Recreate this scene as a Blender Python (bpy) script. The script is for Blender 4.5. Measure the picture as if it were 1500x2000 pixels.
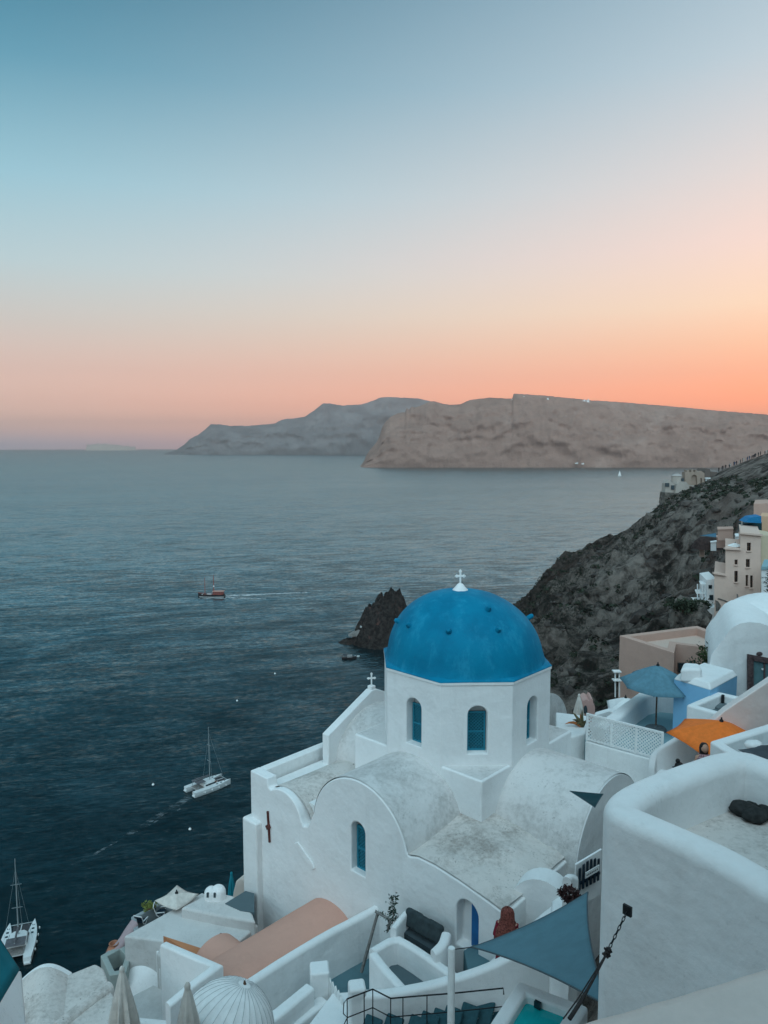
import bpy, bmesh, math, random
import numpy as np
from mathutils import Vector, Matrix, noise as mnoise

for o in list(bpy.data.objects):
    bpy.data.objects.remove(o)
sc = bpy.context.scene
COL = sc.collection
random.seed(7)
R = math.radians

# ------------------------------------------------------------------ camera
# eye level is z = 0 and the sea lies 100 m below; x to the right, y into the view
F = 1444.0
PITCH = math.atan(132 / F)
cam_d = bpy.data.cameras.new('camera')
cam = bpy.data.objects.new('camera', cam_d)
COL.objects.link(cam)
cam_d.sensor_fit = 'VERTICAL'
cam_d.sensor_height = 36.0
cam_d.lens = F / 2000 * 36
cam_d.clip_start = 0.05
cam_d.clip_end = 90000
cam.location = (0, 0, 0)
cam.rotation_euler = (R(90) - PITCH, 0, 0)
sc.camera = cam

# ------------------------------------------------------------------ sky, sun direction, fill lamp, exposure
SUN_AZ, SUN_EL = R(40), R(4)          # clockwise from the view direction, above the horizon
world = bpy.data.worlds.new('World')
sc.world = world
world.use_nodes = True
wn, wl = world.node_tree.nodes, world.node_tree.links
wn.clear()


def lin(c):
    return tuple(((v / 255) / 12.92 if v / 255 <= .04045 else ((v / 255 + .055) / 1.055) ** 2.4) for v in c) + (1,)


def wmath(op, a, b=None, clamp=False):
    n = wn.new('ShaderNodeMath')
    n.operation = op
    n.use_clamp = clamp
    for k, q in enumerate((a, b)):
        if q is None:
            continue
        if isinstance(q, (int, float)):
            n.inputs[k].default_value = q
        else:
            wl.new(q, n.inputs[k])
    return n.outputs[0]


wtc = wn.new('ShaderNodeTexCoord')
wsep = wn.new('ShaderNodeSeparateXYZ')
wl.new(wtc.outputs['Generated'], wsep.inputs[0])
elev = wmath('MULTIPLY', wmath('ARCSINE', wsep.outputs[2]), 180 / math.pi)
hor = wmath('SQRT', wmath('ADD', wmath('MULTIPLY', wsep.outputs[0], wsep.outputs[0]),
                          wmath('MULTIPLY', wsep.outputs[1], wsep.outputs[1])))
dots = wmath('DIVIDE', wmath('ADD', wmath('MULTIPLY', wsep.outputs[0], math.sin(SUN_AZ)),
                             wmath('MULTIPLY', wsep.outputs[1], math.cos(SUN_AZ))), wmath('MAXIMUM', hor, 1e-4))
azim = wmath('MULTIPLY', wmath('ARCCOSINE', wmath('MINIMUM', wmath('MAXIMUM', dots, -1.0), 1.0)), 180 / math.pi)
fac = wmath('POWER', wmath('DIVIDE', wmath('SUBTRACT', 72.0, azim), 58.0, True), 1.35)   # 1 towards the sun, 0 well away from it


HAZE, HAZE_TOP = 0.0001, 490.0           # density and height of the air over eye level (see the haze box)


def through_air(deg, c, glow):            # sky colour beyond the hazy air that leaves colour c in front of it
    L = min(16000.0, HAZE_TOP / max(math.sin(R(deg)), 1e-4))
    T = math.exp(-HAZE * L)
    return tuple(max((q - g * (1 - T)) / T, 0.02) for q, g in zip(lin(c), glow)) + (1,)


def ramp(stops, glow):
    n = wn.new('ShaderNodeValToRGB')
    e = n.color_ramp.elements
    while len(e) < len(stops):
        e.new(0.5)
    for k, (deg, c) in enumerate(stops):
        e[k].position = deg / 90
        e[k].color = through_air(deg, c, glow)
    wl.new(wmath('DIVIDE', elev, 90.0, True), n.inputs[0])
    return n.outputs[0]


away = ramp([(0, (158, 158, 166)), (.45, (172, 163, 166)), (1.3, (196, 170, 160)), (3.0, (210, 180, 168)), (5.3, (216, 189, 178)),
             (8.4, (206, 200, 194)), (12.4, (186, 208, 213)), (17.8, (154, 199, 214)), (24.5, (100, 158, 181)),
             (30, (62, 125, 151)), (48, (72, 130, 152)), (90, (72, 128, 150))], (.24, .24, .245))
near = ramp([(0, (238, 158, 128)), (3, (255, 166, 130)), (5.0, (255, 180, 146)), (7.0, (255, 198, 164)), (9.6, (255, 219, 190)),
             (13.5, (250, 220, 208)), (18, (230, 219, 216)), (24.5, (194, 209, 218)), (30, (168, 192, 206)),
             (48, (118, 160, 178)), (90, (78, 134, 156))], (.30, .24, .22))
mixc = wn.new('ShaderNodeMix')
mixc.data_type = 'RGBA'
wl.new(fac, mixc.inputs[0])
wl.new(away, mixc.inputs[6])
wl.new(near, mixc.inputs[7])
nish = wn.new('ShaderNodeTexSky')
nish.sky_type = 'NISHITA'
nish.sun_disc = False
nish.sun_elevation = SUN_EL
nish.sun_rotation = SUN_AZ
nish.altitude = 100
nish.dust_density = 2.0
bgn = wn.new('ShaderNodeBackground')
wl.new(nish.outputs[0], bgn.inputs[0])
bgn.inputs[1].default_value = 0.05
bgr = wn.new('ShaderNodeBackground')
wl.new(mixc.outputs[2], bgr.inputs[0])
bgr.inputs[1].default_value = 1.0
SKY_GRADE = 0.95                       # share of the graded dusk colours over the plain sky texture
mixs = wn.new('ShaderNodeMixShader')
mixs.inputs[0].default_value = SKY_GRADE
wl.new(bgn.outputs[0], mixs.inputs[1])
wl.new(bgr.outputs[0], mixs.inputs[2])
wout = wn.new('ShaderNodeOutputWorld')
wl.new(mixs.outputs[0], wout.inputs[0])

# broad fill lamp added above and behind the camera to brighten walls, without sharp shadows
fill_d = bpy.data.lights.new('sun', 'SUN')
fill_d.energy = 3.15
fill_d.angle = R(90)
fill_d.color = (0.68, 0.90, 1.0)
sun = bpy.data.objects.new('sun', fill_d)  # fill lamp, not the setting sun on the right
COL.objects.link(sun)
sun.rotation_euler = Vector((-.02, -.75, .66)).to_track_quat('Z', 'Y').to_euler()
sun.location = (-60, -60, 60)

vs = sc.view_settings
vs.view_transform = 'Standard'
vs.look = 'None'
vs.exposure = 0.0
vs.gamma = 1.0
vs.use_curve_mapping = False
sc.render.engine = 'CYCLES'
sc.cycles.max_bounces = 6
sc.cycles.diffuse_bounces = 4
sc.cycles.volume_bounces = 0
sc.cycles.use_denoising = True


# ------------------------------------------------------------------ helpers: view geometry
_c, _s = math.cos(PITCH), math.sin(PITCH)


def ray(px, py):
    u, v = (px - 750) / F, (1000 - py) / F
    return Vector((u, _c + v * _s, -_s + v * _c))


def P(px, py, Y):                      # point of the place at distance Y on that sight line
    r = ray(px, py)
    return r * (Y / r.y)


def Z(px, py, z):                      # point of the place at height z on that sight line
    r = ray(px, py)
    return r * (z / r.z)


def zxy(pts, z):
    return [tuple(Z(a, b, z).xy) for a, b in pts]


# ------------------------------------------------------------------ helpers: meshes
class M:
    def __init__(self):
        self.v, self.f = [], []

    def add(self, vs_, fs_):
        k = len(self.v)
        self.v += [tuple(q) for q in vs_]
        self.f += [tuple(i + k for i in f) for f in fs_]
        return self

    def prism(self, poly, z0, z1, top=None):
        a = sum(poly[i][0] * poly[(i + 1) % len(poly)][1] - poly[(i + 1) % len(poly)][0] * poly[i][1] for i in range(len(poly)))
        if a < 0:
            poly = poly[::-1]
            top = top[::-1] if top else None
        n = len(poly)
        tz = z1 if isinstance(z1, (list, tuple)) else [z1] * n
        if a < 0 and isinstance(z1, (list, tuple)):
            tz = list(z1)[::-1]
        tp = top or poly
        vs_ = [(x, y, z0) for x, y in poly] + [(tp[i][0], tp[i][1], tz[i]) for i in range(n)]
        fs_ = [tuple(range(n - 1, -1, -1)), tuple(range(n, 2 * n))]
        fs_ += [(i, (i + 1) % n, n + (i + 1) % n, n + i) for i in range(n)]
        return self.add(vs_, fs_)

    def extrude(self, poly, vec):      # a 3D polygon swept along vec
        n = len(poly)
        vec = Vector(vec)
        p = [Vector(q) for q in poly]
        nor = Vector((0, 0, 0))
        for i in range(n):
            nor += p[i].cross(p[(i + 1) % n])
        if nor.dot(vec) > 0:
            p = p[::-1]
        vs_ = p + [q + vec for q in p]
        fs_ = [tuple(range(n)), tuple(range(2 * n - 1, n - 1, -1))]
        fs_ += [(n + i, n + (i + 1) % n, (i + 1) % n, i) for i in range(n)]
        return self.add(vs_, fs_)

    def box(self, c, size, rz=0.0, rx=0.0, ry=0.0):
        m = Matrix.Translation(c) @ Matrix.Rotation(rz, 4, 'Z') @ Matrix.Rotation(ry, 4, 'Y') @ Matrix.Rotation(rx, 4, 'X')
        sx, sy, sz = (q / 2 for q in size)
        vs_ = [m @ Vector((a * sx, b * sy, d * sz)) for a in (-1, 1) for b in (-1, 1) for d in (-1, 1)]
        return self.add(vs_, [(0, 1, 3, 2), (4, 6, 7, 5), (0, 4, 5, 1), (2, 3, 7, 6), (0, 2, 6, 4), (1, 5, 7, 3)])

    def tube(self, path, r, n=8, closed=False):
        path = [Vector(q) for q in path]
        rs = r if isinstance(r, (list, tuple)) else [r] * len(path)
        k0 = len(self.v)
        up = Vector((0, 0, 1))
        for i, q in enumerate(path):
            if closed:
                d = path[(i + 1) % len(path)] - path[i - 1]
            else:
                d = path[min(i + 1, len(path) - 1)] - path[max(i - 1, 0)]
            d.normalize()
            a = d.cross(up if abs(d.z) < 0.95 else Vector((1, 0, 0))).normalized()
            b = d.cross(a)
            for j in range(n):
                t = 2 * math.pi * j / n
                self.v.append(tuple(q + rs[i] * (math.cos(t) * a + math.sin(t) * b)))
        L = len(path)
        for i in range(L if closed else L - 1):
            for j in range(n):
                a0, a1 = k0 + i * n + j, k0 + i * n + (j + 1) % n
                i2 = (i + 1) % L
                b0, b1 = k0 + i2 * n + j, k0 + i2 * n + (j + 1) % n
                self.f.append((a0, a1, b1, b0))
        if not closed:
            self.f.append(tuple(k0 + j for j in range(n))[::-1])
            self.f.append(tuple(k0 + (L - 1) * n + j for j in range(n)))
        return self

    def bar(self, a, b, w, h=None, up=(0, 0, 1)):   # a straight rectangular bar
        a, b = Vector(a), Vector(b)
        h = h or w
        d = (b - a).normalized()
        s = d.cross(Vector(up))
        if s.length < 1e-4:
            s = d.cross(Vector((1, 0, 0)))
        s.normalize()
        t = s.cross(d)
        q = [a + s * (w / 2 * i) + t * (h / 2 * j) for i, j in ((-1, -1), (1, -1), (1, 1), (-1, 1))]
        return self.extrude(q, b - a)

    def lathe(self, prof, c, n=32, a0=0.0, a1=2 * math.pi):
        k0 = len(self.v)
        full = abs(a1 - a0 - 2 * math.pi) < 1e-6
        m = n if full else n + 1
        for r_, z_ in prof:
            for j in range(m):
                t = a0 + (a1 - a0) * j / n
                self.v.append((c[0] + r_ * math.cos(t), c[1] + r_ * math.sin(t), c[2] + z_))
        for i in range(len(prof) - 1):
            for j in range(n):
                a, b = k0 + i * m + j, k0 + i * m + (j + 1) % m
                self.f.append((a, b, b + m, a + m))
        return self

    def grid(self, rows):
        k0 = len(self.v)
        w = len(rows[0])
        for r_ in rows:
            self.v += [tuple(q) for q in r_]
        for i in range(len(rows) - 1):
            for j in range(w - 1):
                a = k0 + i * w + j
                self.f.append((a, a + 1, a + w + 1, a + w))
        return self


def mesh_of(name, m, mat, smooth=None, fix=True):
    me = bpy.data.meshes.new(name)
    me.from_pydata(m.v, [], m.f)
    if fix:
        bm = bmesh.new()
        bm.from_mesh(me)
        bmesh.ops.remove_doubles(bm, verts=bm.verts, dist=1e-5)
        bmesh.ops.recalc_face_normals(bm, faces=bm.faces)
        bm.to_mesh(me)
        bm.free()
    if mat:
        me.materials.append(mat)
    if smooth:
        me.polygons.foreach_set('use_smooth', [True] * len(me.polygons))
        if smooth < 180:
            me.set_sharp_from_angle(angle=R(smooth))
    me.update()
    return me


def tag(o, label=None, cat=None, group=None, kind=None):
    for k, q in (('label', label), ('category', cat), ('group', group), ('kind', kind)):
        if q:
            o[k] = q
    return o


def attach(o, parent):
    if parent is not None:
        o.parent = parent
        if parent.type == 'EMPTY':
            o.matrix_parent_inverse = parent.matrix_basis.inverted()


def obj(name, m, mat, parent=None, smooth=None, bevel=None, seg=3, fix=True):
    o = bpy.data.objects.new(name, m if isinstance(m, bpy.types.Mesh) else mesh_of(name, m, mat, smooth, fix))
    COL.objects.link(o)
    if bevel:
        b = o.modifiers.new('bevel', 'BEVEL')
        b.width = bevel
        b.segments = seg
        b.limit_method = 'ANGLE'
        b.angle_limit = R(32)
        b.use_clamp_overlap = True
        if not smooth:
            o.data.polygons.foreach_set('use_smooth', [True] * len(o.data.polygons))
            b.harden_normals = True
    attach(o, parent)
    return o


def thing(name, label, cat, loc, group=None, rz=0.0):
    o = bpy.data.objects.new(name, None)
    COL.objects.link(o)
    o.empty_display_size = 0.2
    o.matrix_basis = Matrix.Translation(Vector(loc)) @ Matrix.Rotation(rz, 4, 'Z')
    return tag(o, label, cat, group)


def local(o, parent):                  # a part modelled in its thing's own space
    o.parent = parent
    o.matrix_parent_inverse = Matrix.Identity(4)
    return o


def copy_tree(o, parent=None):
    c = o.copy()
    COL.objects.link(c)
    c.parent = parent
    for ch in list(o.children):
        copy_tree(ch, c)
    return c


def cut(o, cutters):                   # carve openings, then drop the cutting shapes
    cs = []
    for m in cutters:
        c = bpy.data.objects.new('cutter', mesh_of('cutter', m, None))
        COL.objects.link(c)
        b = o.modifiers.new('cut', 'BOOLEAN')
        b.operation = 'DIFFERENCE'
        b.solver = 'EXACT'
        b.object = c
        cs.append(c)
    bpy.context.view_layer.update()
    dg = bpy.context.evaluated_depsgraph_get()
    me = bpy.data.meshes.new_from_object(o.evaluated_get(dg))
    old = o.data
    for md in [q for q in o.modifiers]:
        o.modifiers.remove(md)
    o.data = me
    me.name = old.name
    bpy.data.meshes.remove(old)
    for c in cs:
        d = c.data
        bpy.data.objects.remove(c)
        bpy.data.meshes.remove(d)
    return o


# ------------------------------------------------------------------ helpers: numpy noise for terrain
_rs = np.random.RandomState(11)
_perm = _rs.rand(256, 256)


def vnoise(x, y):
    xi, yi = np.floor(x).astype(int), np.floor(y).astype(int)
    fx, fy = x - xi, y - yi
    fx, fy = fx * fx * (3 - 2 * fx), fy * fy * (3 - 2 * fy)
    g = lambda a, b: _perm[a % 256, b % 256]
    return (g(xi, yi) * (1 - fx) + g(xi + 1, yi) * fx) * (1 - fy) + (g(xi, yi + 1) * (1 - fx) + g(xi + 1, yi + 1) * fx) * fy


def fbm(x, y, octv=5, ridged=False, gain=0.5):
    t, a, s = 0, 1.0, 0
    for k in range(octv):
        n = vnoise(x * 2 ** k + 17.3 * k, y * 2 ** k + 9.1 * k)
        if ridged:
            n = 1 - abs(2 * n - 1)
        t = t + a * n
        s += a
        a *= gain
    return t / s * 2 - 1


# ------------------------------------------------------------------ materials
MATS = {}


class NT:
    def __init__(self, name):
        self.m = bpy.data.materials.new(name)
        self.m.use_nodes = True
        self.n, self.l = self.m.node_tree.nodes, self.m.node_tree.links
        self.b = self.n['Principled BSDF']
        self.tc = self.n.new('ShaderNodeTexCoord').outputs['Object']

    def put(self, sock, val):
        if isinstance(val, bpy.types.NodeSocket):
            self.l.new(val, sock)
        elif isinstance(val, (tuple, list)):
            sock.default_value = tuple(val) + (1,) * (len(sock.default_value) - len(val))
        else:
            sock.default_value = val

    def noise(self, scale, detail=4, rough=0.55, vec=None, stretch=None, dist=0.0, out='Fac'):
        v = vec or self.tc
        if stretch:
            mp = self.n.new('ShaderNodeMapping')
            mp.inputs['Scale'].default_value = stretch
            self.l.new(v, mp.inputs[0])
            v = mp.outputs[0]
        t = self.n.new('ShaderNodeTexNoise')
        t.inputs['Scale'].default_value = scale
        t.inputs['Detail'].default_value = detail
        t.inputs['Roughness'].default_value = rough
        t.inputs['Distortion'].default_value = dist
        self.l.new(v, t.inputs['Vector'])
        return t.outputs[out]

    def map(self, s, a, b, c=0.0, d=1.0):
        t = self.n.new('ShaderNodeMapRange')
        t.interpolation_type = 'SMOOTHSTEP'
        for k, q in enumerate((a, b, c, d)):
            t.inputs[k + 1].default_value = q
        self.l.new(s, t.inputs[0])
        return t.outputs[0]

    def math(self, op, a, b=0.0):
        t = self.n.new('ShaderNodeMath')
        t.operation = op
        self.put(t.inputs[0], a)
        self.put(t.inputs[1], b)
        return t.outputs[0]

    def mix(self, f, a, b):
        t = self.n.new('ShaderNodeMix')
        t.data_type = 'RGBA'
        self.put(t.inputs[0], f)
        self.put(t.inputs[6], a)
        self.put(t.inputs[7], b)
        return t.outputs[2]

    def bump(self, h, strength=0.3, dist=0.02, normal=None):
        t = self.n.new('ShaderNodeBump')
        t.inputs['Strength'].default_value = strength
        t.inputs['Distance'].default_value = dist
        self.l.new(h, t.inputs['Height'])
        if normal is not None:
            self.l.new(normal, t.inputs['Normal'])
        return t.outputs[0]

    def done(self, color, rough=0.8, normal=None, spec=0.3, metal=0.0):
        self.put(self.b.inputs['Base Color'], color)
        self.put(self.b.inputs['Roughness'], rough)
        self.put(self.b.inputs['Specular IOR Level'], spec)
        self.put(self.b.inputs['Metallic'], metal)
        if normal is not None:
            self.l.new(normal, self.b.inputs['Normal'])
        MATS[self.m.name] = self.m
        return self.m


def plaster(name, base, grime, amount=0.25, scale=0.8, bump=0.5, streak=0.12, speckle=0.0):
    """Painted, patched plaster: brush unevenness, soft dirt patches, speckle and rain streaks."""
    t = NT(name)
    big = t.noise(scale * .8, 8, 0.68)
    fine = t.noise(scale * 11, 5, 0.7)
    patch = t.map(t.math('ADD', t.math('MULTIPLY', big, 0.66), t.math('MULTIPLY', fine, 0.34)), 0.44, 0.66)
    col = t.mix(t.math('MULTIPLY', patch, amount), base, grime)
    if streak:
        st = t.noise(2.2, 5, 0.65, stretch=(1.6, 1.6, 0.16))
        col = t.mix(t.math('MULTIPLY', t.map(st, 0.50, 0.74), streak), col, grime)
    if speckle:
        sp = t.math('MULTIPLY', t.map(t.noise(scale * 26, 3, 0.6), 0.56, 0.70), t.map(t.noise(scale * 2.1, 5, 0.65), 0.46, 0.62))
        col = t.mix(t.math('MULTIPLY', sp, speckle), col, tuple(q * 0.5 for q in grime))
    tone = t.noise(0.55, 4, 0.6)
    col = t.mix(t.math('MULTIPLY', t.map(tone, 0.3, 0.7), 0.16), col, tuple(q * 0.80 for q in base))
    h1 = t.noise(1.5, 3, 0.5)
    h2 = t.noise(9, 4, 0.6)
    h3 = t.noise(40, 3, 0.6)
    n1_ = t.bump(h1, bump * 0.8, 0.12)
    n2_ = t.bump(h2, bump * 0.7, 0.018, n1_)
    n3_ = t.bump(h3, bump * 0.5, 0.005, n2_)
    return t.done(col, 0.88, n3_, 0.12)


def plain(name, base, rough=0.6, var=0.12, scale=6.0, spec=0.3, metal=0.0, bump=0.15):
    t = NT(name)
    n = t.noise(scale, 4, 0.6)
    col = t.mix(t.map(n, 0.3, 0.7), tuple(q * (1 - var) for q in base), tuple(min(1, q * (1 + var)) for q in base))
    return t.done(col, rough, t.bump(n, bump, 0.01), spec, metal)


white = plaster('whitewash', (.80, .80, .79), (.45, .42, .39), .20, .9, .5, .16, .25)
white2 = plaster('whitewash_clean', (.82, .82, .815), (.5, .48, .46), .14, .7, .55, .15, .16)
roofw = plaster('weathered_roof_plaster', (.64, .59, .555), (.27, .235, .21), .85, .9, 1.0, .0, .85)
dimwash = plaster('dimmed_whitewash', (.60, .585, .57), (.34, .32, .30), .35, .9, .6, .12, .35)  # darker copy of whitewash: dimming of the lower left put into its colour
vaultw = plaster('vault_plaster', (.67, .65, .635), (.33, .315, .30), .70, .7, .9, .0, .5)
peach = plaster('peach_plaster', (.62, .34, .265), (.46, .25, .20), .3, .9, .6)
beige = plaster('tan_plaster', (.52, .345, .285), (.36, .26, .21), .3, .7, .5)
cream = plaster('cream_plaster', (.68, .50, .42), (.48, .36, .31), .25, .35, .5)
pathfloor = plaster('dark_teal_path', (.10, .19, .22), (.07, .13, .15), .35, .7, .4, 0)
bluewall = plaster('sky_blue_plaster', (.25, .51, .74), (.19, .42, .62), .3, .6, .4)
greyfloor = plaster('grey_terrace_floor', (.10, .14, .155), (.07, .09, .10), .35, .8, .4, 0)
tealfloor = plaster('teal_terrace_floor', (.25, .40, .44), (.20, .32, .36), .35, .7, .4, 0)
darkfloor = plaster('dark_slate_floor', (.055, .075, .085), (.035, .045, .05), .4, .8, .4, 0)
darkcush = plain('charcoal_cushion', (.035, .05, .055), .9, .2, 8)
tealcush = plain('teal_cushion', (.022, .075, .092), .85, .15, 8)
wood = plain('brown_wood', (.10, .055, .035), .6, .3, 14)
paintw = plain('white_paint', (.80, .81, .80), .45, .04, 9)
blackm = plain('black_iron', (.012, .014, .016), .45, .2, 20)
steel = plain('galvanised_steel', (.35, .36, .36), .4, .15, 30, metal=.8)
interior = plain('dark_interior', (.012, .013, .015), .8, .2, 3, spec=.1)
darkpane = plain('dark_pane', (.010, .026, .034), .15, .2, 3, spec=.5)
blueframe = plain('blue_frame_paint', (.02, .22, .31), .5, .12, 12)
brightblue = plain('bright_blue_paint', (.02, .13, .33), .5, .12, 6)
terracotta = plain('terracotta', (.36, .15, .09), .8, .2, 9)
canvasb = plain('beige_canvas', (.62, .57, .52), .9, .1, 7)
canvasw = plain('white_canvas', (.80, .80, .79), .9, .06, 7)
canvass = plain('slate_blue_canvas', (.10, .22, .28), .9, .1, 7)
canvaso = plain('orange_canvas', (.86, .19, .03), .9, .08, 7)
sailcloth = plain('grey_sail_cloth', (.095, .20, .245), .9, .06, 4)
tealcloth = plain('teal_cloth', (.01, .21, .27), .85, .08, 5)


# ------------------------------------------------------------------ sea
SEA = -100.0


def make_sea_material():
    t = NT('sea_water')
    # wind waves as facets of three sizes; crests run across the view, tilted a little, with calmer and rougher patches
    mp = t.n.new('ShaderNodeMapping')
    mp.inputs['Rotation'].default_value = (0, 0, R(-14))
    t.l.new(t.tc, mp.inputs[0])
    v = mp.outputs[0]
    wind = t.map(t.noise(.0042, 4, .6, v, (.6, 1.7, 1), 1.2), .36, .66, .60, 1.0)

    def facet(scale, detail, stretch, amount, dist):
        c = t.noise(scale, detail, .6, v, stretch, dist, 'Color')
        s = t.n.new('ShaderNodeVectorMath')
        s.operation = 'SUBTRACT'
        t.l.new(c, s.inputs[0])
        s.inputs[1].default_value = (.5, .5, .5)
        k = t.n.new('ShaderNodeVectorMath')
        k.operation = 'MULTIPLY'
        t.l.new(s.outputs[0], k.inputs[0])
        k.inputs[1].default_value = (amount * .55, amount, 0)
        return k.outputs[0]

    def vadd(a, b, op='ADD'):
        s = t.n.new('ShaderNodeVectorMath')
        s.operation = op
        t.l.new(a, s.inputs[0])
        if b is not None:
            if isinstance(b, tuple):
                s.inputs[1].default_value = b
            else:
                t.l.new(b, s.inputs[1])
        return s.outputs[0]
    f1 = facet(.045, 2, (.45, 1.3, 1), .22, .9)
    f2 = facet(.32, 3, (.34, 1.3, 1), .55, .5)
    f3 = facet(1.3, 3, (.40, 1.25, 1), 1.15, .25)
    sm = vadd(vadd(f1, f2), f3)
    sc_ = t.n.new('ShaderNodeVectorMath')
    sc_.operation = 'SCALE'
    t.l.new(sm, sc_.inputs[0])
    t.l.new(wind, sc_.inputs['Scale'])
    nrm = vadd(vadd(sc_.outputs[0], (0, -.11, 1)), None, 'NORMALIZE')   # steeper faces of the waves look to the shore
    col = t.mix(wind, (.0008, .0065, .009), (.002, .011, .014))
    fr = t.n.new('ShaderNodeFresnel')
    fr.inputs['IOR'].default_value = 1.33
    gl = t.n.new('ShaderNodeBsdfGlossy')
    gl.inputs['Color'].default_value = (.78, .96, 1.0, 1)
    gl.inputs['Roughness'].default_value = .20
    df = t.n.new('ShaderNodeBsdfDiffuse')
    t.put(df.inputs['Color'], col)
    t.l.new(nrm, gl.inputs['Normal'])
    mxs = t.n.new('ShaderNodeMixShader')
    tone = t.math('ADD', t.math('MULTIPLY', t.noise(.85, 4, .65, v, (.36, 1.3, 1), .3), 1.25), t.math('MULTIPLY', t.noise(.16, 3, .6, v, (.3, 1.4, 1), .6), .9))
    lanes = t.map(t.noise(.012, 5, .6, v, (.6, 1.3, 1), 2.8), .34, .66, .74, 1.22)
    tone = t.math('MULTIPLY', t.map(tone, .72, 1.42, .50, 1.75), lanes)
    t.l.new(t.math('MINIMUM', t.math('MULTIPLY', fr.outputs[0], tone), .52), mxs.inputs[0])
    t.l.new(df.outputs[0], mxs.inputs[1])
    t.l.new(gl.outputs[0], mxs.inputs[2])
    t.n.remove(t.b)
    t.l.new(mxs.outputs[0], t.n['Material Output'].inputs['Surface'])
    MATS['sea_water'] = t.m
    return t.m


m = M()
rad = [0.1] + [60 * 1.16 ** k for k in range(42)]
rad = [q for q in rad if q < 15800] + [15900]
NS = 96
EARTH = 2 * 7.4e6
k0 = 0
for q in rad:
    for j in range(NS):
        a = 2 * math.pi * j / NS
        m.v.append((q * math.cos(a), q * math.sin(a), SEA - q * q / EARTH * 0.0))
for i in range(len(rad) - 1):
    for j in range(NS):
        a, b = i * NS + j, i * NS + (j + 1) % NS
        m.f.append((a, a + NS, b + NS, b))
sea = obj('sea', m, make_sea_material(), smooth=180, fix=False)
tag(sea, kind='structure')


# ------------------------------------------------------------------ far headlands
def rock_far(name, lo, hi, dusty, sc_):
    t = NT(name)
    strata = t.noise(sc_ * 2.6, 7, .66, stretch=(.8, .8, 1.5), dist=.4)
    big = t.noise(sc_, 5, .6, dist=.5)
    col = t.mix(t.map(strata, .35, .65), lo, hi)
    col = t.mix(t.math('MULTIPLY', t.map(big, .56, .72), .35), col, dusty)
    rills = t.noise(sc_ * 5, 6, .7, stretch=(1.4, 1.4, .22))
    col = t.mix(t.math('MULTIPLY', t.map(rills, .56, .74), .28), col, dusty)
    col = t.mix(t.math('MULTIPLY', t.map(t.noise(sc_ * 9, 6, .7), .52, .66), .45), col, tuple(q * .55 for q in lo))
    return t.done(col, .95, t.bump(t.noise(sc_ * 7, 7, .7), .7, 12.0), .1)


def headland(name, sil, base_y, D, depth, mat, nx, nz, amp, seed, right_open, flat=.35):
    """A cape with a cliffed front: sil gives its skyline, D the distance of its foot."""
    px = np.array([q[0] for q in sil], float)
    py = np.array([q[1] for q in sil], float)
    xs = np.linspace(px[0], px[-1], nx)
    tops = np.interp(xs, px, py) + fbm(xs / 5.0 + seed, xs * 0 + seed, 4) * .9
    rows = []
    u = (xs - 750) / F
    back = D + depth
    ztop = (868 - tops) / F * back                       # height of the skyline over eye level
    hgt = np.maximum(ztop - SEA, 2)
    xi = u * D
    prof_t = np.concatenate([np.linspace(0, 1, nz), [1.25, 1.8, 2.6]])
    for k, tt in enumerate(prof_t):
        tc_ = min(tt, 1)
        b = tc_ * (1 - flat) + flat * tc_ ** 0.55 if tt <= 1 else 1 - (tt - 1) * .22
        Yb = D + depth * (.62 * tc_ + .38 * tc_ ** 2.2) + (tt - tc_) * depth * 2.2
        nz_ = fbm(xi / (amp * 6) + seed, tt * hgt / (amp * 2.2) + seed + .4 * fbm(xi / (amp * 9), xi * 0 + seed, 3), 5, True)
        gul = fbm(xi / (amp * 2.4) + seed * 3 + tt * 1.7, np.full(nx, tt * 4.3), 4, True)
        w = math.sin(math.pi * min(tc_, .98)) ** .7 if tt <= 1 else .25
        Y = Yb - (nz_ * amp * 1.3 + gul * amp * .7) * (w + .12)
        zz = SEA - 3 + (hgt + 3) * b + (fbm(xi / (amp * 1.1) + k * .37, np.full(nx, k * .61 + seed), 3) * amp * .16 * w if 0 < tt < .97 else 0)
        if tt > 1:
            zz = zz - 6 * (tt - 1)
        rows.append([(float(a), float(b_), float(c_)) for a, b_, c_ in zip(u * Y, Y, np.broadcast_to(zz, nx))])
    o = obj(name, M().grid(rows), mat, smooth=180, fix=False)
    tag(o, kind='structure')
    return o


near_rock = rock_far('caldera_rock', (.25, .150, .118), (.32, .198, .158), (.46, .32, .27), .0045)
far_rock = rock_far('distant_rock', (.12, .115, .12), (.22, .205, .205), (.26, .24, .235), .002)
headland('distant_headland', [(322, 887), (328, 884), (345, 879), (352, 874), (362, 868), (372, 858), (388, 850), (402, 840), (414, 829),
                          (432, 829), (452, 832), (490, 832), (537, 828), (552, 820), (580, 817), (598, 814), (612, 804), (632, 789),
                          (645, 789), (668, 793), (706, 791), (730, 783), (744, 778), (760, 777), (815, 779), (840, 785), (870, 800), (960, 840), (1050, 885)],
         887, 7300, 420, far_rock, 420, 26, 70, 3.1, False)
headland('caldera_headland', [(704, 912), (709, 905), (716, 888), (724, 877), (734, 866), (741, 853), (746, 836), (752, 826), (762, 815), (777, 808),
                              (791, 806), (794, 796), (798, 802), (803, 795), (809, 797), (820, 794), (836, 786), (848, 785), (862, 789), (878, 792), (900, 790),
                              (917, 782), (938, 780), (955, 778), (998, 780), (1000.5, 770), (1060, 774), (1110, 779), (1150, 783), (1215, 787), (1300, 794),
                              (1400, 803), (1500, 811), (1700, 828), (1950, 850)],
         913, 3210, 260, near_rock, 620, 40, 36, 7.7, True)
m = M()
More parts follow.
